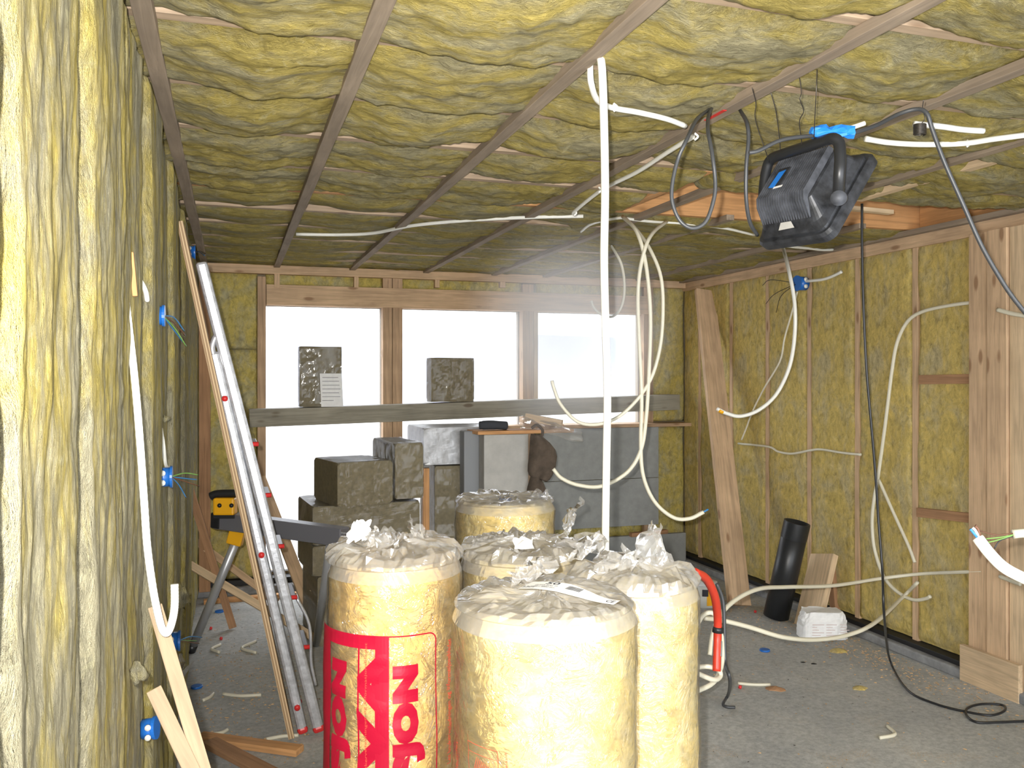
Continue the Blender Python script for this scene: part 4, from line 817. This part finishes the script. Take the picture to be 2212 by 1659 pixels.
T('electric_cable', 'cream cable looping from stud low over the floor to rolls, lower strand', 'cable', pX([(1982, 1258), (1950, 1290)], XR - .07) + px([(1890, 1345, 4.6), (1830, 1372, 4.4), (1760, 1382, 4.2), (1690, 1376, 4.0), (1620, 1355, 3.9), (1560, 1340, 3.8), (1520, 1335, 3.75)]), .0105, 'cream')
T('electric_cable', 'cream cable bent over at the red hose beside the rolls', 'cable', px([(1505, 1350, 3.7), (1520, 1328, 3.7), (1540, 1325, 3.7), (1555, 1350, 3.7), (1560, 1400, 3.65), (1558, 1440, 3.6), (1540, 1475, 3.5), (1500, 1495, 3.4)]), .010, 'cream')
T('electric_cable', 'small cream cable coil at the foot of the red hose', 'cable', px([(1500, 1442, 3.5), (1530, 1440, 3.5), (1553, 1448, 3.5), (1555, 1462, 3.5), (1540, 1468, 3.45), (1500, 1452, 3.4)]), .010, 'cream')
# thick cable at right edge with bare conductors
ce = empty('cable_end', D(2105, 1150, 1.9), 'thick white cable end with bare wires entering from the right edge', 'cable')
tube('sheath', px([(2112, 1162, 1.9), (2140, 1198, 1.88), (2175, 1230, 1.86), (2240, 1262, 1.84)]), .0125, 'white', ce)
for k, m_ in enumerate(('wblue', 'white', 'wbrown')): tube('conductor', px([(2114 + k * 2, 1165 - k * 2, 1.9), (2102 + k * 5, 1150 - k * 4, 1.9), (2096 + k * 5, 1143 - k * 3, 1.9)]), .0028, m_, ce, 8)
ce = empty('cable_end', D(2195, 1153, 2.4), 'cream cable stub at right edge with thin coloured wires fanning left', 'cable')
tube('sheath', px([(2188, 1154, 2.4), (2205, 1152, 2.4), (2240, 1150, 2.4)]), .0125, 'cream', ce)
for m_, pts in (('wbrown', [(2190, 1152), (2150, 1155), (2115, 1145), (2108, 1133)]), ('wgreen', [(2190, 1155), (2165, 1160), (2130, 1164)]), ('black', [(2190, 1157), (2160, 1168), (2148, 1185)]), ('wgreen', [(2190, 1156), (2150, 1168), (2130, 1172)])): tube('conductor', px(pts, 2.4), .0018, m_, ce, 6)
T('electric_cable', 'pale cable stub on post low at the right edge', 'cable', pX([(2160, 1245), (2190, 1257), (2205, 1262)], XR - .09), .011, 'cream')
# left wall conduit
pp = smoothpts(px([(262, 598, 2.12), (270, 640, 2.1), (280, 720, 2.08), (292, 830, 2.05), (302, 950, 2.03), (311, 1080, 2.02), (318, 1180, 2.01), (330, 1270, 2.0), (342, 1330, 2.0), (352, 1362, 2.0), (362, 1366, 2.0), (371, 1345, 2.0), (377, 1310, 2.0), (377, 1262, 2.0)]), 14)
vs, fs = tubegeo(pp, .0088, 12, True, .03); tag(mesh('conduit', vs, fs, 'white', None, True), 'ribbed white conduit hanging down left wall with hooked lower end', 'cable')
T('conduit', 'short pale conduit arc beside the top of the ribbed conduit', 'cable', px([(285, 597, 2.35), (303, 608, 2.35), (314, 628, 2.38), (318, 650, 2.4)]), .007, 'white')
T('conduit', 'thin white conduit piece emerging below the wool stub on left wall', 'cable', px([(346, 925, 3.1), (352, 960, 3.1), (356, 1000, 3.15), (360, 1010, 3.2)]), .008, 'white')
# ------------------------------------------------------------------ floodlight
def cw(v_): return RT * v_.x + Z_ * v_.y - FW * v_.z
U3, V3, N3 = cw(V(.398, -.045, .916)), cw(V(.517, .836, -.184)), cw(V(-.757, .548, .356))
FO = CAM + RT * .946 + Z_ * .551 + FW * 2.726
FM = Matrix(((U3.x * 1.15, V3.x * .87, N3.x, FO.x), (U3.y * 1.15, V3.y * .87, N3.y, FO.y), (U3.z * 1.15, V3.z * .87, N3.z, FO.z), (0, 0, 0, 1)))
fd = empty('floodlight', FO, 'black ribbed halogen floodlight with tubular handle hanging from ceiling on wires', 'work lamp')
def rr_outline(hx, hy, r, n=6):
    out = []
    for cx, cy, a0_ in ((hx - r, hy - r, 0), (-hx + r, hy - r, 90), (-hx + r, -hy + r, 180), (hx - r, -hy + r, 270)):
        for i in range(n + 1): a_ = math.radians(a0_ + 90 * i / n); out.append((cx + r * math.cos(a_), cy + r * math.sin(a_)))
    return out
def loft(name, levels, mat, par, smooth=False, mw=FM, cap=(True, True)):
    vs, fs = [], []; K = len(levels[0][0])
    for ol, z in levels:
        for (x_, y_) in ol: vs.append(V(x_, y_, z))
    for i in range(len(levels) - 1):
        for k in range(K): fs.append((i * K + k, i * K + (k + 1) % K, (i + 1) * K + (k + 1) % K, (i + 1) * K + k))
    if cap[0]: fs.append(tuple(reversed(range(K))))
    if cap[1]: fs.append(tuple((len(levels) - 1) * K + k for k in range(K)))
    return raw(name, vs, fs, mat, par, mw, smooth)
off = lambda ol, dx, dy: [(a_ + dx, b2 + dy) for a_, b2 in ol]
h_ = loft('housing', [(rr_outline(.128, .168, .03), 0), (rr_outline(.126, .166, .03), .018), (off(rr_outline(.116, .150, .04), -.002, .002), .035), (off(rr_outline(.108, .128, .03), -.004, .01), .062), (off(rr_outline(.100, .108, .02), -.004, .018), .090), (off(rr_outline(.094, .102, .02), -.004, .018), .094)], 'hous', fd)
loft('front_rim', [(rr_outline(.130, .170, .03), -.028), (rr_outline(.140, .180, .035), -.024), (rr_outline(.142, .182, .035), .0), (rr_outline(.136, .176, .035), .010)], 'hous', fd)
loft('front_glass', [(rr_outline(.12, .16, .02), -.032), (rr_outline(.12, .16, .02), -.028)], plain('lamp_glass', (.3, .32, .33), .1), fd)
# ribs along V over the crown and down the lower skirt
vs, fs = [], []
prof = [(.118, .098), (.112, .118), (-.078, .118), (-.104, .100), (-.128, .064), (-.137, .050), (-.125, .046), (-.09, .09), (.10, .09)]
NR = 20
for i in range(NR):
    u_ = -.092 + .182 * i / (NR - 1); k = len(vs); t = .0032
    if -.055 < u_ < -.01: pr = [(p_[0], p_[1]) if not (p_[0] > .11) else (p_[0] - .0, p_[1]) for p_ in prof]
    else: pr = prof
    for s in (-t / 2, t / 2):
        for y_, z_ in pr: vs.append(V(u_ + s - .004, y_ + .004, z_))
    n_ = len(pr); fs.append(tuple(k + j for j in range(n_))); fs.append(tuple(k + n_ + j for j in reversed(range(n_))))
    for j in range(n_): fs.append((k + j, k + n_ + j, k + n_ + (j + 1) % n_, k + (j + 1) % n_))
raw('cooling_ribs', vs, fs, 'dust', fd, FM)
tr = raw('terminal_cover', [v_ + V(0, 0, 0) for v_ in boxv(-.075, -.025, -.03, .06, .09, .1185)], BOXF, 'hous', fd, FM); bev(tr, .003)
raw('blue_tape', [V(-.07, -.03, .1195), V(-.045, -.035, .1195), V(-.035, .045, .1197), V(-.062, .04, .1197)], [(0, 1, 2, 3)], 'lidw', tr, FM)
raw('white_tape', [V(-.045, -.042, .1205), V(-.01, -.04, .1205), V(-.01, -.03, .1205), V(-.045, -.032, .1205)], [(0, 1, 2, 3)], 'paper', tr, FM)
raw('dusty_label', [V(-.03, -.158, .0375), V(.03, -.155, .0375), V(.02, -.138, .052), V(-.02, -.138, .052)], [(0, 1, 2, 3)], 'grey2', fd, FM)
hp = px([(1648, 450, 2.86), (1650, 405, 2.83), (1656, 365, 2.80), (1665, 345, 2.78), (1684, 335, 2.74), (1740, 317, 2.62), (1786, 302, 2.52), (1803, 300, 2.49), (1813, 312, 2.48), (1815, 345, 2.47), (1813, 380, 2.47), (1811, 420, 2.50)])
tube('handle', hp, .0165, 'black', fd, seg=16)
tube('pivot_knob', [D(1811, 428, 2.47), D(1815, 428, 2.56)], .022, 'dust', fd, 16, 0)
tube('pivot_knob', [D(1648, 450, 2.86), D(1662, 450, 2.84)], .018, 'dust', fd, 16, 0)
# wires holding it
for k, pts in enumerate(([(1625, 190, 2.47), (1633, 225, 2.55), (1632, 260, 2.65), (1655, 330, 2.72), (1662, 350, 2.76)], [(1665, 200, 2.52), (1676, 240, 2.56), (1684, 300, 2.66), (1686, 330, 2.72)],
                         [(1727, 168, 2.46), (1731, 200, 2.46), (1728, 215, 2.46), (1736, 240, 2.5), (1727, 262, 2.54), (1731, 300, 2.6), (1732, 316, 2.62)], [(1765, 150, 2.43), (1763, 200, 2.43), (1760, 260, 2.5), (1758, 308, 2.57)])):
    T('hanging_wire', 'thin tie wire holding the floodlight to the batten, %s from the left' % ORD[k], 'wire', px(pts), .0014, 'wire', 'floodlight tie wires', seg=6)
T('power_cord', 'dark grey cord forming a long hanging loop left of the floodlight', 'cable', px([(1548, 222, 2.98), (1530, 238, 2.82), (1505, 258, 2.62), (1484, 300, 2.5), (1464, 345, 2.5), (1452, 400, 2.5), (1453, 440, 2.5), (1470, 478, 2.5), (1497, 493, 2.5), (1525, 478, 2.5), (1542, 430, 2.5), (1545, 390, 2.5), (1538, 330, 2.5), (1529, 280, 2.56), (1532, 245, 2.75), (1545, 222, 2.98)]), .0058, 'greyc')
T('power_cord', 'dark cord dropping from ceiling to the floodlight lower corner', 'cable', px([(1590, 222, 3.02), (1600, 240, 2.85), (1613, 265, 2.72), (1617, 300, 2.7), (1612, 360, 2.7), (1612, 430, 2.72), (1620, 480, 2.76), (1636, 508, 2.82)]), .0062, 'greyc')
T('power_cord', 'dark cord running over floodlight handle and falling to right edge', 'cable', px([(1618, 330, 2.5), (1640, 325, 2.5), (1690, 302, 2.52), (1760, 293, 2.56), (1830, 290, 2.58), (1890, 272, 2.52), (1940, 247, 2.45), (1980, 236, 2.42), (2002, 245, 2.4), (2014, 280, 2.4), (2040, 350, 2.4), (2080, 440, 2.4), (2120, 530, 2.4), (2160, 600, 2.4), (2190, 645, 2.4), (2235, 700, 2.4)]), .0060, 'greyc')
crumple('blue_tape_joint', D(1752, 296, 2.56), RT, Z_, .13, .028, .008, 'lidw', None, 4, (9, 4)); o = bpy.data.objects['blue_tape_joint']; md = o.modifiers.new('s', 'SOLIDIFY'); md.thickness = .018; md.offset = 0
tag(o, 'bright blue tape wrapped round cord joint above the floodlight', 'tape')
T('cable_stub', 'short white cable end poking out of the blue tape', 'cable', px([(1825, 280, 2.57), (1845, 274, 2.57), (1868, 266, 2.57)]), .007, 'white')
pts = []
for i in range(90): a_ = i * 2 * math.pi / 11; pts.append(D(1987, 268 + i * .26, 2.44) + RT * .016 * math.cos(a_) + FW * .016 * math.sin(a_))
T('wire_coil', 'small tight coil of tie wire hanging right of the floodlight', 'wire', pts, .0019, 'wire', seg=6, sub=1)
T('hanging_wire', 'wire hook holding the small coil to the batten', 'wire', px([(1995, 216, 2.40), (1993, 235, 2.42), (1998, 255, 2.44), (1990, 268, 2.44)]), .0013, 'wire', seg=6)
# staples and clips
for k, (a_, b2, d) in enumerate(((1325, 232, 2.66), (1500, 295, 2.96), (1293, 410, 3.85), (1240, 460, 4.2), (2088, 310, 3.08))):
    tag(tube('cable_clip', [D(a_, b2, d) - Z_ * .012, D(a_, b2, d) + RT * .012, D(a_, b2, d) + Z_ * .012], .004, 'white', None, 8), 'white cable clip on the ceiling conduit, %s in order from the camera' % ORD[k], 'clip', 'ceiling cable clips')
# red mark and black marks on battens
p = aZ(1566, 238, ZC - .034); tag(beam('red_paint_mark', p, p + V(-.0, .12, 0), .014, .002, 'red', ref=X_, bw=0, warp=0), 'red crayon mark on batten left of the floodlight', 'mark')
# ------------------------------------------------------------------ right floor group
q = aZ(1676, 1335, .0); pt_ = aX(1722, 1128, XR - .24)
bp = empty('drain_pipe', q, 'black plastic drain pipe leaning against the right wall', 'pipe')
qb = q + V(0, 0, .01)
vs, fs = tubegeo([qb, pt_], .088, 32, False); v2, f2 = tubegeo([qb, pt_], .081, 32, False)
k = len(vs); vs += v2; fs += [tuple(i + k for i in reversed(f)) for f in f2]
for e in (0, 32):
    for i in range(32): j = (i + 1) % 32; fs.append((e + i, e + j, k + e + j, k + e + i) if e else (e + j, e + i, k + e + i, k + e + j))
mesh('pipe_body', vs, fs, 'black', bp, True)
dr = (pt_ - qb).normalized(); vs, fs = tubegeo([pt_ - dr * .12, pt_ - dr * .10, pt_ - dr * .0], [.0885, .0905, .0905], 32, False); mesh('socket_collar', vs, fs, 'black', bp, True)
q = aZ(1745, 1352, .01); tag(beam('leaning_board', q, aX(1780, 1198, XR - .06), .23, .045, 'pale', ref=Y_, seed=40), 'pale weathered board leaning right of the black pipe', 'board')
q = aZ(1775, 1345, .01) + V(.12, 0, 0); tag(beam('leaning_board', q, aX(1795, 1215, XR - .03), .06, .04, 'brown', ref=Y_, seed=41), 'reddish edge board leaning behind the pale weathered one', 'board')
# paper sack
q = aZ(1797, 1384, 0); vs, fs = [], []; n, K = 9, 28
for i in range(n + 1):
    t = i / n; hgt = .17 * t; s_ = 1 - .10 * t - .5 * max(0, t - .7) ** 1.3
    for k in range(K):
        a_ = 2 * math.pi * k / K; ca, sa = math.cos(a_), math.sin(a_); e_ = .55
        x_ = math.copysign(abs(ca) ** e_, ca) * .155 * s_; y_ = math.copysign(abs(sa) ** e_, sa) * .10 * s_
        p = V(x_, y_, hgt + (.025 * noise.noise(V(a_ * 1.5, t * 2, 1)) * t)); p += V(ca, sa, .3) * .016 * fract(V(ca * 2.2, sa * 2.2, t * 4), 3) * (t + .2)
        vs.append(q + RT * p.x + FW * p.y + Z_ * max(p.z, 0) + V(.0, .10, .002))
for i in range(n):
    for k in range(K): fs.append((i * K + k, i * K + (k + 1) % K, (i + 1) * K + (k + 1) % K, (i + 1) * K + k))
fs.append(tuple(n * K + k for k in range(K))); fs.append(tuple(reversed(range(K))))
sk = empty('paper_sack', q + V(0, .1, 0), 'crumpled white paper sack with small print standing by right wall', 'sack'); mesh('sack', vs, fs, 'paper', sk)
vs, fs = [], []
for r in range(5):
    for c_ in range(3):
        k = len(vs); x0_ = -.13 + c_ * .09; p = q - FW * .012 + V(0, .0, .0) + RT * x0_ + Z_ * (.035 + r * .017); L_ = random.uniform(.03, .08); vs += [p, p + RT * L_, p + RT * L_ + Z_ * .004, p + Z_ * .004]; fs.append((k, k + 1, k + 2, k + 3))
mesh('small_print', vs, fs, plain('faded_print', (.62, .50, .48), .8), sk)
# red hose and rod, bucket
hs = empty('red_hose', aZ(1548, 1452, 0), 'thick red hose with silver band beside the right roll', 'hose')
hpts = px([(1500, 1236, 3.2), (1525, 1250, 3.3), (1543, 1285, 3.4), (1550, 1330, 3.5), (1550, 1370, 3.52), (1549, 1410, 3.5), (1548, 1450, 3.48)])
tube('hose', hpts, .0165, 'hose', hs, seg=16); tube('metal_band', px([(1550, 1384, 3.52), (1549, 1417, 3.5)]), .019, 'steel', hs, 16, 0); tube('black_collar', px([(1551, 1354, 3.52), (1550, 1366, 3.52)]), .022, 'black', hs, 16, 0)
T('bent_rod', 'grey bent metal rod standing behind the red hose', 'rod', px([(1548, 1260, 3.7), (1562, 1300, 3.7), (1565, 1370, 3.68), (1567, 1430, 3.66), (1577, 1470, 3.62)]) + [aZ(1573, 1500, .06), aZ(1562, 1520, .02), aZ(1570, 1527, .012), aZ(1588, 1528, .012)], .008, 'greyc')
bk = aZ(1520, 1308, 0) ; rb_ = empty('paint_bucket', bk, 'white paint bucket with printed yellow label half hidden by right roll', 'bucket')
tube('bucket', [bk + V(0, 0, .0), bk + V(0, 0, .16)], [.085, .095], 'white', rb_, 28, 0)
tube('lid', [bk + V(0, 0, .16), bk + V(0, 0, .18)], .10, 'paper', rb_, 28, 0)
def arcpatch(c, r, a0_, a1_, z0_, z1_, mat, name, par):
    vs, fs = [], []
    f0 = (CAM - c); f0.z = 0; f0.normalize(); s0_ = V(-f0.y, f0.x, 0); s0_ = s0_ if s0_.dot(RT) > 0 else -s0_
    for i in range(9):
        a_ = a0_ + (a1_ - a0_) * i / 8; d_ = f0 * math.cos(a_) + s0_ * math.sin(a_); vs += [c + d_ * r + Z_ * z0_, c + d_ * r + Z_ * z1_]
    return mesh(name, vs, [(i * 2, i * 2 + 2, i * 2 + 3, i * 2 + 1) for i in range(8)], mat, par)
arcpatch(bk, .094, .25, .95, .02, .13, 'yellow', 'yellow_label', rb_); arcpatch(bk, .0965, -.1, .35, .09, .14, 'ink', 'black_print', rb_)
# ------------------------------------------------------------------ scraps on floor
def scrap(a_, b2, bend, lab, r=.0085): 
    p, q = aZ(*a_, r), aZ(*b2, r); m_ = (p + q) / 2 + (q - p).cross(Z_) * bend; return T('cable_offcut', lab, 'cable', [p, m_, q], r, 'cream', 'cable offcuts on floor')
scrap((482, 1499), (564, 1501), .1, 'white cable offcut on floor below the ladder, longest curved one'); scrap((575, 1597), (645, 1588), -.08, 'white cable offcut beside the ladder feet')
scrap((438, 1513), (461, 1498), .1, 'short cable offcut next to the blue lid at left'); scrap((553, 1385), (553, 1410), .35, 'small hooked cable offcut behind the plywood strip')
scrap((476, 1392), (474, 1409), .3, 'tiny hooked cable offcut near the steel leg foot'); scrap((462, 1586), (492, 1576), .15, 'cable offcut above the orange floor board')
scrap((1594, 1476), (1664, 1479), .06, 'straight cable offcut right of the red hose'); scrap((1900, 1594), (1916, 1568), .3, 'curved cable offcut on open floor at right')
def lid(a_, lab):
    p = aZ(*a_, .004); vs, fs = tubegeo([p - Z_ * .004, p + Z_ * .008], .032, 20); o = mesh('box_lid', vs, fs, 'blue'); bev(o, .003); tag(o, lab, 'lid', 'blue lids on floor')
lid((425, 1484), 'blue round lid on the floor left of ladder foot'); lid((474, 1321), 'blue round lid on the floor behind the steel leg'); lid((1652, 1405), 'blue round lid on the floor below the paper sack')
for a_, lab in (((455, 1357), 'red plug on floor near the steel leg'), ((477, 1379), 'red plug on floor right of the steel leg foot'), ((1598, 1484), 'red plug beside straight cable offcut at right'), ((1631, 1321), 'red plug near the foot of the diagonal board')):
    p = aZ(*a_, .01); tag(tube('red_plug', [p - Z_ * .008, p + Z_ * .008 + V(.004, 0, 0)], .009, 'red', None, 12, 0), lab, 'plug', 'red plugs on floor')
for a_, s_, m_, lab in (((1675, 1489), .05, 'brown', 'tangled brown shaving lump right of cable offcut'), ((1735, 1431), .015, 'black', 'left of two black crumbs on floor'), ((1757, 1434), .018, 'black', 'right of two black crumbs on floor'), ((1810, 1407), .06, 'wool_r', 'yellow wool scrap on floor in front of the sack'), ((1858, 1487), .045, 'wool_r', 'yellow wool scrap on the open floor'), ((1965, 1407), .05, 'pale', 'pale chip lying at foot of right wall')):
    c_ = aZ(*a_, .0); vs, fs = [], []; K = 10
    for i in range(6):
        for k in range(K):
            a2 = 2 * math.pi * k / K; t = i / 5; rr = math.sin(math.pi * t * .5 + math.pi / 2) if i else 1; rr = max(.02, math.cos(t * math.pi / 2)) * s_ * (1 + .6 * noise.noise(V(math.cos(a2) * 2, math.sin(a2) * 2, s_ * 90 + a_[0])))
            vs.append(c_ + RT * math.cos(a2) * rr + FW * math.sin(a2) * rr * .7 + Z_ * (t * s_ * .35))
    for i in range(5):
        for k in range(K): fs.append((i * K + k, i * K + (k + 1) % K, (i + 1) * K + (k + 1) % K, (i + 1) * K + k))
    fs.append(tuple(5 * K + k for k in range(K))); fs.append(tuple(reversed(range(K)))); tag(mesh('floor_scrap', vs, fs, m_), lab, 'debris')
# sawdust and chips: nobody could count them
rnd = random.Random(11); vs, fs = [], []
def chip(p, s, a_):
    k = len(vs); e = V(math.cos(a_), math.sin(a_), 0) * s; f_ = V(-math.sin(a_), math.cos(a_), 0) * s * .35
    vs.extend([p - e - f_, p + e - f_, p + e + f_ + Z_ * s * .3, p - e + f_, p + Z_ * s * .5]); fs.extend([(k, k + 1, k + 4), (k + 1, k + 2, k + 4), (k + 2, k + 3, k + 4), (k + 3, k, k + 4)])
for _ in range(2600):
    m_ = rnd.random()
    if m_ < .35: x_, y_ = rnd.gauss(3.75, .16), rnd.gauss(4.3, .6)
    elif m_ < .6: x_, y_ = rnd.gauss(.1, .3), rnd.gauss(4.9, .6)
    elif m_ < .8: x_, y_ = rnd.gauss(3.3, .4), rnd.gauss(5.6, .4)
    else: x_, y_ = rnd.uniform(-.2, 3.8), rnd.uniform(1.8, 6.8)
    if -.22 < x_ < 3.88 and 1 < y_ < 7.0: chip(V(x_, y_, .001), rnd.uniform(.003, .009), rnd.uniform(0, 6.3))
tag(mesh('sawdust', vs, fs, plain('sawdust', (.55, .36, .18), .9, 0, .3, 40)), 'scattered sawdust and wood chips on the concrete floor', 'sawdust', kind='stuff')
vs, fs = [], []
for _ in range(500):
    x_, y_ = rnd.uniform(-.1, 3.8), rnd.uniform(1.8, 6.8); chip(V(x_, y_, .001), rnd.uniform(.002, .006), rnd.uniform(0, 6.3))
tag(mesh('grit', vs, fs, plain('dark_grit', (.05, .04, .035), .9)), 'dark grit specks scattered over the concrete floor', 'grit', kind='stuff')

# ------------------------------------------------------------------ haze volume standing in for window flare and dust before the right windows
m, nt, b = newmat('haze'); nt.nodes.remove(b); out = nt.nodes['Material Output']
vsn = nt.nodes.new('ShaderNodeVolumeScatter'); vsn.inputs['Color'].default_value = (1, 1, 1, 1); vsn.inputs['Anisotropy'].default_value = -.35
tc = nt.nodes.new('ShaderNodeTexCoord'); ln_ = nt.nodes.new('ShaderNodeVectorMath'); ln_.operation = 'LENGTH'; link(nt, tc.outputs['Object'], ln_.inputs[0])
mr = nt.nodes.new('ShaderNodeMapRange'); mr.interpolation_type = 'SMOOTHSTEP'; link(nt, ln_.outputs['Value'], mr.inputs['Value']); mr.inputs['From Min'].default_value = 1.0; mr.inputs['From Max'].default_value = .0; mr.inputs['To Min'].default_value = 0; mr.inputs['To Max'].default_value = .9
link(nt, mr.outputs[0], vsn.inputs['Density']); link(nt, vsn.outputs[0], out.inputs['Volume'])
vs, fs = [], []
for i in range(17):
    for k in range(24):
        a_ = math.pi * i / 16; b2 = 2 * math.pi * k / 24; vs.append(V(math.sin(a_) * math.cos(b2), math.sin(a_) * math.sin(b2), math.cos(a_)))
for i in range(16):
    for k in range(24): fs.append((i * 24 + k, i * 24 + (k + 1) % 24, (i + 1) * 24 + (k + 1) % 24, (i + 1) * 24 + k))
hc = D(1225, 720, 4.6); hm = Matrix.Translation(hc) @ Matrix.Rotation(-TH, 4, 'Z') @ Matrix.Diagonal((.62, 1.2, .62, 1))
tag(raw('haze', vs, [tuple(reversed(f)) for f in fs], m, None, hm, True), 'thin milky haze standing in for lens flare and dust before the middle and right windows', 'haze', kind='stuff')
